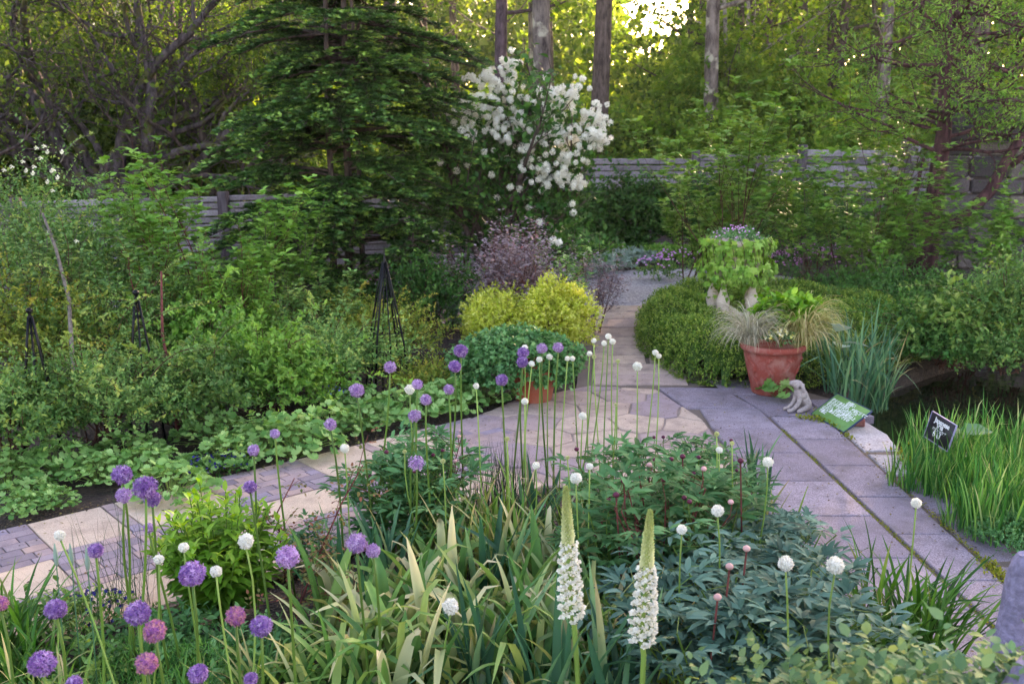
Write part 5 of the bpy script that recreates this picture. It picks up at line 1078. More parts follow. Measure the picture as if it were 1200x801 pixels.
# hosta leaves
F = MB(); rng = rg(800); n_ = 5; scatter(F, T_leaf(.32, .06, -.2), [(0, 0, .3), (.02, .03, .28), (-.02, 0, .2), (.03, -.02, .15), (0, .02, .24)], [(1, -.1, .2), (-.8, .1, .5), (-.6, -.5, .1), (.5, -.8, .1), (.6, .6, .3)], [(0, -.3, 1)]*5, [.24, .2, .2, .2, .18], .7)
S = MB(); [tube(S, [(0, 0, 0), tuple(p)], .005, 5) for p in [(0, 0, .3), (.02, .03, .28), (-.02, 0, .2), (.03, -.02, .15), (0, .02, .24)]]
x_, y_, _ = G(1122, 522, .2); place([('stems', S.mesh('stems', stem_green)), ('foliage', F.mesh('foliage', L_iris))], 'hosta', (x_, y_, 0), 0, 1, 'broad blue-green leaf plant right behind the black plant label', 'plant')
x_, y_, _ = G(982, 432, .3); place([('stems', S.mesh('stems', stem_green)), ('foliage', F.mesh('foliage', L_silver))], 'hosta', (x_, y_, .3), 2, 1.2, 'grey-blue broad leaves between the yellow sedge and tall irises', 'plant')
o = place(alch(801, .13, .16, 24, .06), 'leafy_plant', (*G(1190, 592, .1)[:2], 0), 0, 1, 'pale lobed-leaf plant at the right edge above the mossy mound', 'plant')
F, S = shrub(rg(802), .26, .26, .2, 900, 7, .016, KITE, lump=.08, inner=.8, z0=0, twig=.03, nstem=5, stemr=.003); place([('stems', S.mesh('stems', stem_green)), ('foliage', F.mesh('foliage', L_gera, smooth=False))], 'green_mound', (*G(1198, 628, .08)[:2], 0), 0, 1, 'tight mossy green mound beside the lower end of the slab walk', 'plant')
# moss along the slab edge & in joints (uncountable)
rng = rg(803); mo = MB()
def mossline(pts, n_, wd, hgt=.02, sz=.018):
    Ps = []
    for i in range(n_):
        f = rng.uniform(0, len(pts)-1.001); k = int(f); a_, b_ = pts[k], pts[k+1]; g_ = .5+.5*math.sin(f*9+3*math.sin(f*4));
        if rng.uniform() > g_: continue
        Ps.append((a_[0]+(b_[0]-a_[0])*(f-k)+rng.normal(0, wd), a_[1]+(b_[1]-a_[1])*(f-k)+rng.normal(0, wd), .03+rng.uniform(0, hgt)))
    n2 = len(Ps); scatter(mo, KITEW, Ps, rdir(rng, n2)+arr([0, 0, .6]), rdir(rng, n2)+arr([0, 0, 1]), sz*rng.uniform(.5, 1.2, n2), rng.uniform(0, 1, n2))
mossline([(2.34, 4.4), (2.25, 6.0), (2.17, 7.7)], 1500, .008, .006, .012)
mossline([(2.64, 4.6), (2.64, 5.6), (2.635, 6.5)], 900, .012, .01, .014); mossline([(2.66, 4.7), (2.64, 5.2)], 600, .03, .02, .02)
mossline([(2.98, 7.0), (2.96, 6.6), (3.02, 6.0), (2.98, 5.6)], 5500, .07, .05, .035); mossline([(2.64, 7.4), (2.6, 8.2)], 500, .02, .03, .02)
mossline([(2.42, 8.0), (2.6, 7.9)], 300, .03, .03, .025)
tag(obj('moss', mo.mesh('moss', L_moss, smooth=False)), 'yellow-green moss and creeping jenny along the slab edges', 'moss', kind='stuff')

# ================================================================== FRONT BED
GD = 'withering strap-leaved clumps in the front bed'
front = [  # px, py(ground+leaf), proto, scale
 (395, 760, 'tulip0', 1.25), (430, 790, 'daff1', 1.1), (470, 770, 'tulip1', 1.3), (510, 800, 'tulip2', 1.25), (555, 775, 'tulip1', 1.2), (600, 800, 'daff0', 1.2), (640, 780, 'tulip0', 1.15), (585, 745, 'tulip0', 1.2), (530, 735, 'tulip2', 1.15),
 (480, 720, 'tulip0', 1.1), (440, 735, 'tulip1', 1.0), (620, 730, 'tulip0', 1.15), (660, 740, 'daff0', 1.05), (575, 700, 'iris2', 1.1), (520, 690, 'tulip1', 1.1), (625, 690, 'tulip2', 1.1), (600, 670, 'blade0', 1.0), (550, 665, 'blade1', 1.0), (650, 665, 'daff2', 1.0), (690, 690, 'blade2', .9),
 (590, 640, 'blade2', .95), (625, 630, 'iris0', .9), (560, 630, 'blade1', .95), (670, 625, 'blade0', .9), (705, 640, 'iris1', .8), (520, 650, 'daff0', .9), (460, 690, 'iris2', 1.0), (410, 720, 'iris0', 1.0), (700, 740, 'tulip1', 1.0), (690, 790, 'daff2', 1.1), (740, 800, 'blade1', 1.0), (560, 830, 'iris1', 1.1), (475, 840, 'tulip2', 1.2), (640, 840, 'iris0', 1.1), (400, 830, 'daff0', 1.1), (720, 850, 'iris2', 1.1)]
desc = {'tulip': 'clump of broad folding leaves with cream tips', 'daff': 'clump of yellowing collapsed strap leaves', 'blade': 'clump of arching green leaves with dry ends', 'iris': 'fan of stiff blue-green sword leaves'}
for i, (px, py, key, s_) in enumerate(front):
    k = key[:-1]; clump(f'{ {"tulip":"tulip_foliage","daff":"daffodil_foliage","blade":"daylily","iris":"iris"}[k] }', key, px, py, s_, desc[k]+' in the crowded middle of the front bed', GD if k != 'iris' else 'irises in the front bed')
more = [(890, 600, 'iris0', .8, 'slim iris clump against the slabs at the right side of the front bed'), (880, 560, 'iris1', .7, 'iris clump at the top right corner of the front bed'), (905, 640, 'blade2', .7, 'grassy clump edging the slab walk right of the peonies'), (820, 555, 'iris2', .65, 'pale iris with closed bud at the patio edge'), (760, 590, 'iris1', .7, 'iris leaning over the patio edge left of the budded peony'),
        (30, 800, 'dark2', .9, 'green bladed clump at the lower left edge'), (5, 770, 'dark1', 1.1, 'dark green bladed clump cut off by the left edge'), (60, 850, 'blade1', .8, 'bladed clump in the bottom left corner'), (225, 840, 'dark1', .7, 'tangle of green blades below the bright leafy plant'), (305, 830, 'blade0', .8, 'tangle of green blades right of the bright leafy plant'), (150, 860, 'dark0', .7, 'bladed clump among the bottom left alliums'),
        (1045, 745, 'dark0', 1.25, 'glossy dark green grassy clump beside the lower end of the slab walk'), (1085, 760, 'dark2', 1.1, 'second glossy dark grassy clump touching the first one'), (1020, 770, 'dark1', .85, 'small dark grassy clump left of the larger two'),
        (575, 600, 'rush0', 1.0, 'dark fine rush clump at the near edge of the patio'), (600, 590, 'rush1', .9, 'smaller rush clump right of the first'), (140, 715, 'wisp0', 1.1, 'wiry dark grass wisps overlapping the path at left'), (110, 730, 'wisp1', 1.0, 'wiry grass wisps left of the first'), (170, 700, 'wisp2', 1.0, 'wiry grass wisps beside the bright leafy plant')]
for px, py, key, s_, lab in more: clump({'iris': 'iris', 'blad': 'bladed_clump', 'dark': 'grassy_clump', 'rush': 'rush_clump', 'wisp': 'wiry_grass'}[key[:4]], key, px, py, s_, lab)

# peonies
def peony(seed, h, r, nst, leafm, stemm, lf=.085, buds=2, nodes=5, stems_up=1.0):
    rng = rg(seed); F = MB(); S = MB(); parts_ = []; bs = []
    for k in range(nst):
        az = rng.uniform(0, 2*PI); ln = r*rng.uniform(.25, 1); hh = h*rng.uniform(.75, 1.08); t = np.linspace(0, 1, 6)
        p = np.stack([.03*np.cos(az)+ln*np.cos(az)*t**1.3, .03*np.sin(az)+ln*np.sin(az)*t**1.3, hh*t], -1); tube(S, p, np.linspace(.0055, .003, 6), 5, cap=False)
        if k < buds: bs.append(p[-1]+arr([0, 0, .05])); tube(S, [p[-1], p[-1]+arr([rng.normal(0, .01), 0, .05])], .0028, 5, cap=False)
        for j in range(nodes):
            f = .35+.65*j/(nodes-1); i = min(int(f*5), 4); q_ = p[i]+(p[i+1]-p[i])*(f*5-i); la = az+j*2.4+rng.uniform(-.4, .4); el = rng.uniform(.1, .6)
            d = arr([math.cos(la)*math.cos(el), math.sin(la)*math.cos(el), math.sin(el)]); pl_ = lf*rng.uniform(1.0, 1.9); e = q_+d*pl_; tube(S, [q_, e], .0018, 3, cap=False)
            sd = nrm(np.cross(d, arr([0, 0, 1.]))); av = rng.uniform(0, .6)
            for (sa, bl) in ((0, 0), (.95, -.25), (-.95, -.25)):
                dd = nrm(d*math.cos(sa)+sd*math.sin(sa)); q2 = e+dd*.02+d*bl*.1
                for s2 in (0, .6, -.6):
                    d3 = nrm(dd*math.cos(s2)+np.cross(arr([0, 0, 1.]), dd)*math.sin(s2)+arr([0, 0, rng.uniform(-.15, .35)]))
                    scatter(F, LEAFN, [q2+dd*(.012 if s2 else .02)], [d3], [arr([0, 0, 1.])+rng.normal(0, .25, 3)], lf*rng.uniform(.8, 1.2)*(1 if s2 == 0 else .85), av+rng.uniform(0, .4), W=.95)
    return F, S, bs
def bud_mesh(r, mat):
    mb = MB(); lathe(mb, [(0, -.6*r), (.6*r, -.55*r), (r, 0), (.9*r, .5*r), (.45*r, .9*r), (0, r)], 12, wob=lambda a, z: .05*math.sin(5*a)); me = mb.mesh('bud', mat); return me
PM = {}
for key, seed, h, r, nst, lm, sm, bm in (('pe0', 820, .62, .34, 17, L_peony, stem_green, P_darkbud), ('pe1', 821, .58, .32, 14, L_peony, stem_green, P_darkbud), ('pe2', 822, .66, .34, 16, L_peony, twig_red, P_pinkbud), ('bl0', 823, .48, .34, 20, L_blue, stem_green, P_pinkbud), ('bl1', 824, .5, .32, 17, L_blue, stem_green, P_pinkbud)):
    F, S, bs = peony(seed, h, r, nst, lm, sm, buds=3 if key[:2] == 'pe' else 0, lf=.1 if key[:2] == 'pe' else .092); PM[key] = (F.mesh('foliage', lm), S.mesh('stems', sm), bud_mesh(.014, bm), bs)
pes = [(735, 640, 'pe0', 1.0, 'peony with maroon buds at the patio side of the front bed'), (800, 655, 'pe1', 1.0, 'peony with dark buds in the centre right of the front bed'), (775, 700, 'pe2', 1.05, 'large peony right behind the right foxtail lily'), (835, 690, 'pe0', .95, 'peony below the white allium at the front bed\'s right'), (720, 690, 'pe1', .95, 'peony between the two foxtail lilies'), (840, 630, 'pe1', .8, 'peony closest to the slab walk with dark buds'), (820, 610, 'pe0', .85, 'small peony at the patio\'s near edge'),
       (480, 640, 'pe1', 1.0, 'peony below the fading lilac allium in the middle'), (462, 625, 'pe0', .85, 'peony at the path edge left of the fading lilac allium'), (510, 610, 'pe2', .9, 'peony next to the rush clump'), (490, 600, 'pe1', .8, 'low peony leaning over the path'),
       (860, 760, 'bl0', 1.1, 'blue-green peony in front of the pink buds'), (900, 740, 'bl1', 1.05, 'blue-green peony under the two big white alliums'), (895, 690, 'bl0', .9, 'blue-green peony reaching over the slab walk'), (925, 770, 'bl1', .95, 'blue-green peony behind the bronze-tipped roses'), (900, 810, 'bl0', 1.15, 'blue-green peony low in the front bed'), (830, 830, 'bl1', 1.1, 'blue-green peony at the bottom edge right of the foxtail lilies'), (790, 780, 'bl0', 1.0, 'blue-green peony at the foot of the right foxtail lily'), (935, 830, 'bl1', 1.1, 'blue-green peony low behind the bronze-tipped rose bushes'),
       (368, 655, 'pe1', .5, 'small peony-like plant overlapping the brick path'), (905, 650, 'bl1', .65, 'small blue-green peony nearest the slab joints')]
for i, (px, py, key, s_, lab) in enumerate(pes):
    X, Y, t = G(px, py, .12); F_, S_, B_, bs = PM[key]; o = empty('peony', (X, Y, 0), i*1.7, s_); tag(o, lab, 'peony', 'peonies in the front bed'); obj('foliage', F_, o); st_ = obj('stems', S_, o)
    for b_ in bs: obj('bud', B_, st_, tuple(b_+arr([0, 0, .012])))
# taller maroon/pink buds on red stems standing clear of the leaves
for px, py, zb, col, lab in ((731, 564, .74, 0, 'maroon peony bud on a red stem leaning left'), (722, 580, .72, 0, 'low maroon peony bud on a curved red stem'), (868, 540, .85, 0, 'highest maroon peony bud at the right of the bed'), (800, 535, .72, 0, 'small maroon bud near the patio edge'), (778, 562, .7, 0, 'maroon bud among the centre right peonies'), (855, 664, .72, 1, 'pale pink peony bud, middle of three'), (875, 643, .72, 1, 'pink peony bud, upper of three'), (841, 700, .68, 1, 'cream peony bud, lowest of three'), (473, 528, .6, 0, 'maroon bud beside the small white allium left')):
    X, Y, t = G(px, py, zb); mb = MB(); dx = .06 if col == 0 else -.03; tube(mb, [(dx, .05, 0), (dx*.6, .02, zb*.4), (0, 0, zb-.01)], .0042, 6)
    place([('stem', mb.mesh('stem', twig_red)), ('bud', None)], 'peony_bud', (X, Y, 0), 0, 1, lab, 'flower bud') if False else None
    o = empty('peony_bud', (X, Y, 0)); tag(o, lab, 'flower bud'); obj('stem', mb.mesh('stem', twig_red), o); obj('bud', PM['pe2' if col else 'pe0'][2], o, (0, 0, zb)).scale = (1.15,)*3
# bright leafy plant (left front)
rng = rg(850); F = MB(); S = MB()
for k in range(60):
    az = rng.uniform(0, 2*PI); l = .30*math.sqrt(rng.uniform()); hh = .72*(1-.35*(l/.3)**2)*rng.uniform(.85, 1.05); t = np.linspace(0, 1, 5); p = np.stack([(.05+l*t)*np.cos(az), (.05+l*t)*np.sin(az), hh*t], -1); tube(S, p, np.linspace(.005, .003, 5), 5, cap=False)
    nl = 26; f = np.linspace(.18, 1, nl); i = np.minimum((f*4).astype(int), 3); q_ = p[i]+(p[i+1]-p[i])*(f*4-i)[:, None]; a = np.arange(nl)*2.4+rng.uniform(0, 6); X_ = np.stack([np.cos(a), np.sin(a), .25+1.6*np.clip(f-.85, 0, 1)*6], -1)
    scatter(F, T_leaf(.19, .05, -.3), q_, X_, arr([0, 0, 1.])+rng.normal(0, .15, (nl, 3)),   .12*(1-.45*np.clip((f-.7)/.3, 0, 1))*rng.uniform(.8, 1.1, nl), np.clip(rng.uniform(0, .3)+.15+.5*np.clip((f-.6)/.4, 0, 1)+rng.uniform(0, .15, nl), 0, 1))
X, Y, t = G(258, 660, .3); place([('stems', S.mesh('stems', stem_green)), ('foliage', F.mesh('foliage', L_lily))], 'phlox', (X, Y, 0), 0, .95, 'bright green bushy plant with pointed leaves beside the brick path', 'plant')
# feathery fennel
rng = rg(855); mb = MB(); n_ = 3200; a = rng.uniform(0, 2*PI, n_); rr = .25*np.sqrt(rng.uniform(0, 1, n_)); zz = rng.uniform(.05, .3, n_)*(1-.5*rr/.25); scatter(mb, T_kite(.04, -.05), np.stack([rr*np.cos(a), rr*np.sin(a), zz], -1), rdir(rng, n_)+arr([0, 0, .8]), rdir(rng, n_), .05*rng.uniform(.6, 1.2, n_), rng.uniform(0, 1, n_))
o = obj('fennel', mb.mesh('fennel', L_grass, smooth=False)); o.location = (*G(165, 790, .1)[:2], 0); tag(o, 'feathery light green foliage below the near-black violas', 'plant')
o = obj('fennel', o.data); o.location = (*G(230, 800, .1)[:2], 0); tag(o, 'feathery foliage below the bright leafy plant', 'plant')
for i, (px, py, lab) in enumerate([(100, 800, 'low leafy plant among the bottom left alliums'), (300, 770, 'low leafy plant with tiny blue flowers right of the bright leafy plant'), (350, 800, 'low leafy plant at the bottom left of the strap leaves'), (200, 760, 'low leafy plant under the pink-tinged alliums'), (40, 740, 'low leafy plant at the near path edge on the left')]):
    X, Y, t = G(px, py, .1); F, S = shrub(rg(860+i), .28, .25, .26, 150, 6, .045, LEAF, lump=.3, inner=.2, z0=0, twig=.08, nstem=8, stemr=.004); place([('stems', S.mesh('stems', stem_green)), ('foliage', F.mesh('foliage', L_gera if i % 2 else L_rose))], 'leafy_plant', (X, Y, 0), 0, 1, lab, 'plant')
# thin rose with brown arching stems
def rose_thin(seed, pts, nside, leaf, r_):
    rng = rg(seed); S = MB(); F = MB(); pts = arr(pts); tube(S, pts, np.linspace(r_, r_*.45, len(pts)), 7)
    for k in range(nside):
        f = rng.uniform(.15, .98)*(len(pts)-1); i = min(int(f), len(pts)-2); q_ = pts[i]+(pts[i+1]-pts[i])*(f-i); d = nrm(rdir(rng, 1)[0]+arr([0, 0, .4])); l = rng.uniform(.1, .26); t = np.linspace(0, 1, 5); p = q_+d*l*t[:, None]+arr([0, 0, -1.])*(.2*l*t**2)[:, None]; tube(S, p, np.linspace(.0022, .0012, 5), 4, cap=False)
        for j in range(1, 5):
            ra = rdir(rng, 1)[0]; dd = nrm(ra+d*.3); n_ = 5; tt = np.array([.3, .3, .65, .65, 1.])*.07; sd = nrm(np.cross(dd, arr([0, 0, 1.])))*.018*arr([1, -1, 1, -1, 0])[:, None]; sdn = nrm(dd+sd*40*arr([1, 1, 1, 1, 0])[:, None])
            scatter(F, LEAFW, p[j]+dd*tt[:, None]+sd*.2, sdn, arr([0, 0, 1.])+rng.normal(0, .2, (n_, 3)), leaf*rng.uniform(.7, 1.1, n_), rng.uniform(.2, 1, n_))
    return [('stems', S.mesh('stems', twig_red)), ('foliage', F.mesh('foliage', L_yelrose))]
L_yelrose = leafmat('leaf_rose_bronze', ['#3f5a2c', '#5a7038', '#7a6a3c', '#8a5040'], trans=.25)
def wpts(l): 
    r_ = []
    for px, py, z in l: x, y, _ = G(px, py, z); r_.append((x, y, z))
    return arr(r_)
for seed, l, ns, lab in ((870, [(338, 745, .05), (358, 690, .3), (378, 640, .5), (400, 590, .68), (425, 545, .82)], 20, 'thin rose with brown arching stem crossing in front of the path'), (871, [(338, 700, .05), (330, 650, .3), (325, 600, .5), (345, 560, .6)], 9, 'spindly rose shoot beside the bright leafy plant'), (872, [(430, 800, .1), (425, 740, .25), (415, 690, .38)], 6, 'low rose shoot among the strap leaves')):
    p = wpts(l); o0 = p[0].copy(); o0[2] = 0; pp = rose_thin(seed, p-o0, ns, .026, .006); place(pp, 'thin_rose', tuple(o0), 0, 1, lab, 'rose')
# daisy-like small flowers, seed spikes
mb = MB(); S = MB()
for px, py, z in ((65, 652, .62), (83, 648, .6), (103, 658, .62), (79, 690, .5)):
    pass
for px, py, z, lab in ((65, 650, .72, 'thin stem with grey seed spike, left of three'), (83, 650, .72, 'thin stem with grey seed spike, middle of three'), (102, 655, .75, 'thin stem with larger grey seed spike, right of three')):
    x, y, _ = G(px, py, z); S = MB(); tube(S, [(-.02, .02, 0), (0, 0, z)], .0025, 5); mb = MB(); lathe(mb, [(0, -.05), (.007, -.04), (.010, -.015), (.008, .015), (.002, .05)], 8); o = empty('seed_spike', (x, y, 0)); tag(o, lab, 'grass stem'); obj('stem', S.mesh('stem', L_iris), o); obj('spike', mb.mesh('spike', L_silver), o, (0, 0, z))

# ------------------------------------------------------------------ foxtail lilies
def foxtail(seed, h, spike, r0):
    rng = rg(seed); S = MB(); W_ = MB(); B_ = MB(); tube(S, [(.02, 0, 0), (.01, 0, h*.5), (0, 0, h-spike), (0, 0, h-.01)], [.011, .010, .009, .003], 8)
    n_ = 520; f = np.linspace(0, 1, n_); a = np.arange(n_)*2.39996; z = h-spike*(1-f**.95); rad = r0*((1-f)**.55*.98+.03)*rng.uniform(.8, 1.1, n_); dr = np.stack([np.cos(a), np.sin(a), np.zeros(n_)], -1)
    op = f < .56
    P0 = np.stack([np.zeros(n_), np.zeros(n_), z], -1)
    for i in np.where(op)[0][::2]:
        e = P0[i]+dr[i]*rad[i]+arr([0, 0, .004]); tube(S, [P0[i]-arr([0, 0, .006]), e], .0012, 3, cap=False)
        nb = 10; d = rdir(rng, nb); scatter(W_, T_kite(.48, .05), np.repeat([e], nb, 0), nrm(dr[i]*.6+d*.8), rdir(rng, nb), .0155*rng.uniform(.8, 1.1, nb)*(1.1-.5*f[i]), rng.uniform(0, 1, nb))
    for i in np.where(~op)[0]:
        e = P0[i]+dr[i]*rad[i]*.55; s_ = .016*(1-.5*(f[i]-.5)/.5)
        scatter(B_, T_kite(.3, .1), [e, e, e], [dr[i]*.8+arr([0, 0, .8])]*3, [dr[i]+arr([0, 0, -.5]), np.cross(dr[i], arr([0, 0, 1.])), -np.cross(dr[i], arr([0, 0, 1.]))], s_*1.3, np.clip(rng.uniform(.0, .25)+2.0*(1-f[i]), 0, 1))
    mb = MB(); zz = np.linspace(h-spike*.5, h, 10); lathe(B_, [(r0*.28*(1-k/9)**.8+.002, z_) for k, z_ in enumerate(zz)], 12, a=.3)
    return [('stem', S.mesh('stem', stem_pale)), ('open_flowers', W_.mesh('open_flowers', P_white, smooth=False)), ('bud_spike', B_.mesh('bud_spike', P_bud, smooth=False))]
for px, py, z, sp, lab in ((663, 570, 1.12, .52, 'left foxtail lily, tall white spike with a slightly bent green tip'), (762, 598, 1.10, .50, 'right foxtail lily, straight white spike with a green tip')):
    X, Y, t = G(px, py, z); ty = R(-3.0 if px < 700 else 1.8); X -= z*math.sin(ty); o = place(foxtail(int(px), z, sp, .042), 'foxtail_lily', (X, Y, 0), 0, 1, lab, 'foxtail lily', 'foxtail lilies'); o.rotation_euler = (0, ty, 0)
# ------------------------------------------------------------------ alliums
def allium_head(seed, n_, r, pet, m, core=True, jag=.08, npet=6, spread=1.0):
    rng = rg(seed); mb = MB(); i = np.arange(n_)+.5; ph = np.arccos(1-2*i/n_); th = PI*(1+5**.5)*i; d = nrm(np.stack([np.cos(th)*np.sin(ph), np.sin(th)*np.sin(ph), np.cos(ph)], -1)+rng.normal(0, .05, (n_, 3)))
    e = d*r*rng.uniform(1-jag, 1+jag*.4, (n_, 1)); u = nrm(np.cross(d, arr([.3, .2, 1.]))); v = np.cross(d, u); av = rng.uniform(0, 1, n_)
    for k in range(npet):
        a = 2*PI*k/npet+rng.uniform(0, 1, n_); X = (u*np.cos(a)[:, None]+v*np.sin(a)[:, None])+d*rng.uniform(0, 1.3, (n_, 1)); scatter(mb, T_kite(.17*spread, 0), e, X, d, pet*rng.uniform(.8, 1.15, n_), np.clip(av*.7+rng.uniform(0, .3, n_), 0, 1))
    # pedicels
    w_ = nrm(np.cross(d, rdir(rng, n_)))*.0006
    V = np.stack([w_, -w_, e-w_, e+w_], 1).reshape(-1, 3); q = np.arange(n_*4).reshape(-1, 4); mb.add(V, q, a=.2)
    if core: lathe(mb, [(max(.0001, r*.4*math.sin(PI*k/8)), -r*.4*math.cos(PI*k/8)) for k in range(9)], 12, a=.05)
    return mb.mesh('flower_head', m, smooth=False)
HD = {'p': [allium_head(900+i, 150, .043, .0165, P_purple, jag=.2) for i in range(2)], 'l': [allium_head(905+i, 120, .043, .0165, P_lilac, npet=6, jag=.22) for i in range(2)], 'k': [allium_head(908, 150, .043, .0160, P_pink, jag=.2)], 'f': [allium_head(909, 90, .044, .013, P_lilac, core=False, jag=.3)],
      'w': [allium_head(910+i, 150, .020, .0115, P_white, npet=5, spread=1.3, jag=.25) for i in range(2)], 'g': [allium_head(915, 160, .020, .005, P_bud, npet=4, spread=1.8, jag=.1)]}
NH = {'p': 0, 'w': 0}
def allium(px, py, d, kind, z, lab, lean=None):
    big = kind in 'plkf'; X, Y, t = G(px, py, z); R_ = d*t/FP/2; s_ = R_/(.055 if big else .029)
    rng = rg(int(px*31+py)); lx, ly = rng.normal(0, .05, 2) if lean is None else lean
    S = MB(); r_ = .0058 if big else .0042; ts = np.linspace(0, 1, 7); p = np.stack([lx*(1-ts)**1.5, ly*(1-ts)**1.5+0*ts, z*ts], -1); p[:, 0] += rng.normal(0, .016)*np.sin(ts*PI)+rng.normal(0, .006)*np.sin(ts*2*PI); p[-1] = (0, 0, z-R_*.75); tube(S, p, np.linspace(r_*1.1, r_*.8, 7), 7, a=rng.uniform())
    o = empty('purple_allium' if big else 'white_allium', (X, Y, 0)); tag(o, lab, 'allium', 'purple alliums' if big else 'white alliums'); obj('stem', S.mesh('stem', stem_green if big else stem_pale), o)
    hd = HD[kind][int(px) % len(HD[kind])]; h_ = obj('flower_head', hd, o, (0, 0, z)); h_.scale = (s_, s_, s_*.94); h_.rotation_euler = (rng.normal(0, .2), rng.normal(0, .2), rng.uniform(0, 6.28)); return o
purple = [(143, 556, 26, 'p', 1.0, 'upper left of the three purple alliums against the soil'), (145, 580, 20, 'l', .92, 'dim lilac allium just below the upper left of the soil trio'), (170, 571, 31, 'p', 1.02, 'largest of the purple alliums over the dark soil'), (178, 584, 22, 'p', .95, 'purple allium overlapping the largest soil-backed one from below'), (174, 618, 14, 'l', .8, 'tiny half-hidden lilac allium over the brick path'),
 (112, 645, 20, 'p', .85, 'small purple allium alone over the brick path near the seed spikes'), (225, 672, 33, 'p', 1.0, 'large deep purple allium in front of the bright leafy plant'), (337, 652, 30, 'l', 1.0, 'lilac allium right of the bright leafy plant'), (65, 713, 27, 'p', .9, 'purple allium in front of the bladed clump at left'), (161, 718, 32, 'p', .95, 'purple allium directly above the pinkish faded one'),
 (181, 739, 29, 'k', .92, 'pinkish faded allium, upper of the two'), (172, 777, 29, 'k', .85, 'pinkish faded allium, lower of the two at the bottom edge'), (49, 777, 34, 'p', .9, 'large purple allium in the bottom left corner'), (276, 722, 26, 'k', .85, 'pink-mauve allium below the bright leafy plant'), (306, 733, 28, 'p', .85, 'purple allium just right of the pink-mauve one'), (232, 789, 26, 'p', .8, 'purple allium cut by the bottom edge right of the faded pair'), (294, 795, 18, 'p', .75, 'small purple allium on the bottom edge beside the strap leaves'), (87, 800, 20, 'p', .75, 'purple allium mostly below the bottom edge'),
 (418, 636, 27, 'l', .85, 'bigger of two touching lilac alliums above the strap leaves'), (437, 645, 19, 'l', .82, 'smaller of two touching lilac alliums above the strap leaves'), (293, 570, 17, 'p', .9, 'purple allium standing over the brick path above the bright leafy plant'), (488, 542, 22, 'f', .75, 'sparse fading allium over the middle peony'), (0, 707, 20, 'k', .8, 'pink allium half cut by the left edge'),
 (418, 457, 19, 'l', 1.05, 'lilac allium against the gold-tinged rose left of the obelisk'), (387, 497, 16, 'l', 1.0, 'lilac allium over the lady\'s mantle by the path'), (457, 430, 16, 'l', 1.1, 'lilac allium in front of the obelisk\'s foot'), (540, 411, 18, 'p', 1.12, 'highest purple allium left of the geranium mound'), (533, 429, 16, 'p', 1.08, 'purple allium just below the highest one left of the geranium mound'), (489, 450, 14, 'l', 1.05, 'small lilac allium beside a white one at the obelisk\'s right'), (499, 468, 15, 'l', 1.0, 'lilac allium below the small one right of the obelisk'), (486, 487, 17, 'l', .95, 'lowest lilac allium over the lady\'s mantle left of centre'), (526, 456, 14, 'l', 1.0, 'lilac allium above the patio end of the lady\'s mantle'), (588, 445, 16, 'p', 1.0, 'purple allium against the geranium mound\'s lower left'),
 (613, 413, 15, 'p', 1.1, 'upper of two stacked purple alliums on the geranium mound'), (612, 424, 15, 'p', 1.06, 'lower of two stacked purple alliums on the geranium mound'), (635, 408, 14, 'l', 1.12, 'purple allium in the middle of the geranium mound'), (654, 407, 14, 'l', 1.12, 'rightmost purple allium on the geranium mound'), (322, 508, 13, 'l', .9, 'lilac allium over the lady\'s mantle right of the blue violas'), (297, 527, 15, 'l', .9, 'lilac allium at the path\'s far edge right of the blue violas')]
for a_ in purple: allium(*a_)
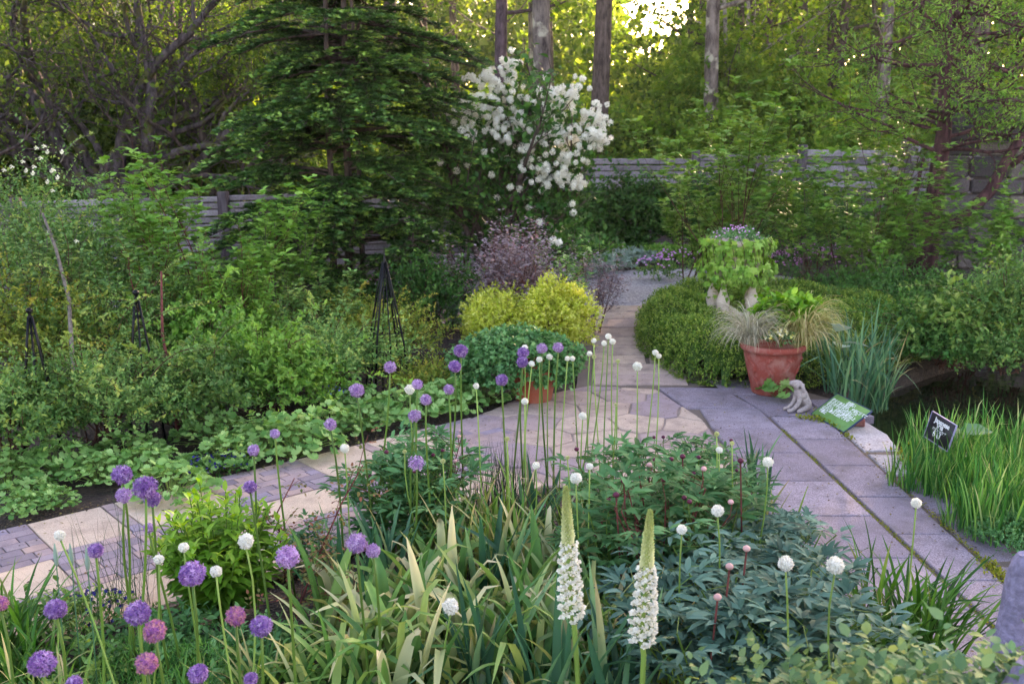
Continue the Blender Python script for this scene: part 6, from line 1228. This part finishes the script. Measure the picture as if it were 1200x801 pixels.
white = [(480, 456, 13, 'w', 1.0, 'white allium beside the small lilac one right of the obelisk'), (558, 452, 8, 'w', 1.0, 'tiny white allium left of the terracotta pot'), (404, 525, 12, 'w', .85, 'white allium over the path left of the middle peony'), (474, 529, 7, 'g', .75, 'small greenish allium above the fading lilac one'), (519, 540, 8, 'g', .75, 'small greenish allium right of the fading lilac one'), (594, 514, 8, 'g', .85, 'greenish white allium over the brick end of the patio'),
 (615, 407, 8, 'w', 1.12, 'little white allium topping the two stacked purple ones'), (623, 426, 8, 'w', 1.05, 'white allium right of the two stacked purple ones'), (632, 421, 8, 'w', 1.07, 'white allium under the middle purple one on the geranium mound'), (644, 418, 8, 'w', 1.07, 'white allium between the two right-hand purple ones on the geranium mound'), (665, 420, 7, 'w', 1.07, 'left of a close white pair at the geranium mound\'s right end'), (671, 420, 7, 'w', 1.07, 'right of a close white pair at the geranium mound\'s right end'),
 (615, 470, 9, 'w', .9, 'white allium in front of the terracotta pot'), (696, 399, 7, 'w', 1.15, 'white allium against the golden shrub\'s edge'), (691, 414, 7, 'w', 1.1, 'white allium in the pair below the golden shrub\'s edge, higher one'), (696, 418, 7, 'g', 1.1, 'white allium in the pair below the golden shrub\'s edge, lower one'), (708, 402, 7, 'w', 1.15, 'left of the trio of white alliums over the stepping stones'), (713, 394, 8, 'w', 1.17, 'topmost white allium over the stepping stones'), (718, 400, 8, 'w', 1.15, 'right of the trio of white alliums over the stepping stones'), (724, 423, 7, 'g', 1.1, 'greenish allium just below the stepping-stone trio'),
 (747, 429, 12, 'w', 1.0, 'open white allium alone on the right of the stepping stones'), (768, 413, 8, 'w', 1.1, 'higher of the white pair in front of the box hedge'), (772, 417, 7, 'w', 1.08, 'lower of the white pair in front of the box hedge'), (722, 474, 6, 'g', .95, 'tiny green allium bud over the crazy paving'), (683, 487, 10, 'w', .85, 'white allium in the middle of the crazy paving'),
 (675, 560, 15, 'w', .8, 'wide white allium just above the left foxtail lily'), (691, 546, 9, 'w', .8, 'greenish white allium behind the left foxtail lily\'s tip'), (628, 545, 10, 'w', .75, 'white allium at the front bed\'s edge under the purple stems'), (665, 536, 7, 'g', .75, 'small allium bud at the patio\'s near edge'), (840, 508, 8, 'g', .8, 'upper greenish allium at the patio\'s right front edge'), (843, 527, 9, 'w', .78, 'lower white allium at the patio\'s right front edge'), (858, 519, 7, 'g', .8, 'small allium bud right of the patio\'s front edge pair'), (900, 541, 14, 'w', .85, 'white allium beside the slab walk'),
 (1074, 589, 13, 'w', .85, 'white allium on a tall stem over the slab walk'), (841, 598, 16, 'w', .85, 'white allium over the centre of the peonies'), (799, 620, 13, 'w', .8, 'smaller white allium right of the right foxtail lily'), (921, 660, 20, 'w', .9, 'left of the two large white alliums over the blue-green leaves'), (979, 662, 23, 'w', .9, 'right of the two large white alliums over the blue-green leaves'), (528, 710, 21, 'w', .6, 'white allium low among the strap leaves'), (288, 634, 20, 'w', .9, 'white allium on the bright leafy plant\'s right shoulder'), (253, 669, 15, 'w', .85, 'white allium right of the large deep purple one'), (215, 641, 13, 'w', .85, 'white allium above the large deep purple one'), (186, 655, 13, 'w', .82, 'white allium at the left side of the bright leafy plant'), (70, 627, 14, 'w', .95, 'white allium on a long slanting stem over the left end of the path')]
for a_ in white: allium(*a_, **({'lean': (.42, -.25)} if a_[0] == 70 else {}))
# near, soft-focus rose leaves at lower right
L_roselt = leafmat('leaf_rose_near', ['#37583a', '#4f7550', '#6a8f62', '#9aa352'], trans=.3)
for i, (px, py, Y, h_, r_, lab) in enumerate([(960, 760, 2.25, 0, .30, 'bronze-tipped rose bush low in front of the blue-green peonies'), (1085, 745, 2.35, 0, .28, 'bronze-tipped rose bush in front of the dark grassy clump'), (1180, 740, 2.1, 0, .22, 'bronze-tipped rose bush in front of the stone figure'), (1040, 800, 1.95, 0, .25, 'bronze-tipped rose bush along the bottom edge'), (1150, 800, 1.8, 0, .2, 'bronze-tipped rose bush in the bottom right corner')]):
    X, Z, t = at(px, py, Y); Z -= .03; F, S = shrub(rg(950+i), r_*.95, r_*.6, .5, 190, 7, .036, LEAFW, lump=.3, inner=.35, z0=.0, twig=.11, up=.9, nstem=4, stemr=.003)
    for k in range(9):
        a = rg(960+i*9+k); tube(S, [(a.normal(0, .05), a.normal(0, .05), -Z+.5), (a.normal(0, .08), a.normal(0, .06), -.3), (a.normal(0, .12), a.normal(0, .1), .3)], [.006, .005, .002], 5)
    o = place([('stems', S.mesh('stems', twig_brown)), ('foliage', F.mesh('foliage', L_roselt))], 'near_rose', (X, Y, Z-.5), 0, 1, lab, 'rose', 'near rose bushes') if 'L_roselt' in globals() else None

# fallen petals, dry leaves and soil crumbs on the paving and bed edges (uncountable)
rng = rg(990); lt = MB(); n_ = 900; u_ = rng.uniform(-1.6, 3.3, n_); v_ = np.where(rng.uniform(0, 1, n_) < .5, rng.normal(.05, .06, n_), rng.uniform(0, 1.7, n_)); Ps = [(*W(a_, b_), .036) for a_, b_ in zip(u_, v_)]
for k in range(500): Ps.append((rng.uniform(1.6, 2.9), rng.uniform(4.2, 8.9), .041))
for k in range(350): Ps.append((rng.uniform(-.4, 1.7), rng.uniform(6.6, 9.3), .040))
for k in range(160): Ps.append((rng.uniform(.8, 1.7), rng.uniform(9.2, 13), .045))
for k in range(400): Ps.append((rng.normal(2.64, .03), rng.uniform(4.4, 8), .041))
Ps = arr(Ps); m_ = len(Ps); Xd = rdir(rng, m_)*arr([1, 1, .08]); scatter(lt, KITEW, Ps, Xd, arr([0, 0, 1.])+rng.normal(0, .15, (m_, 3)), rng.uniform(.006, .024, m_)**1.0, rng.uniform(0, 1, m_))
L_litter = leafmat('dry_litter', ['#2e241e', '#5a4632', '#7a6438', '#8a8450'], trans=0, rough=.9)
tag(obj('leaf_litter', lt.mesh('leaf_litter', L_litter, smooth=False)), 'dry leaf and soil crumbs scattered on the paving', 'litter', kind='stuff')
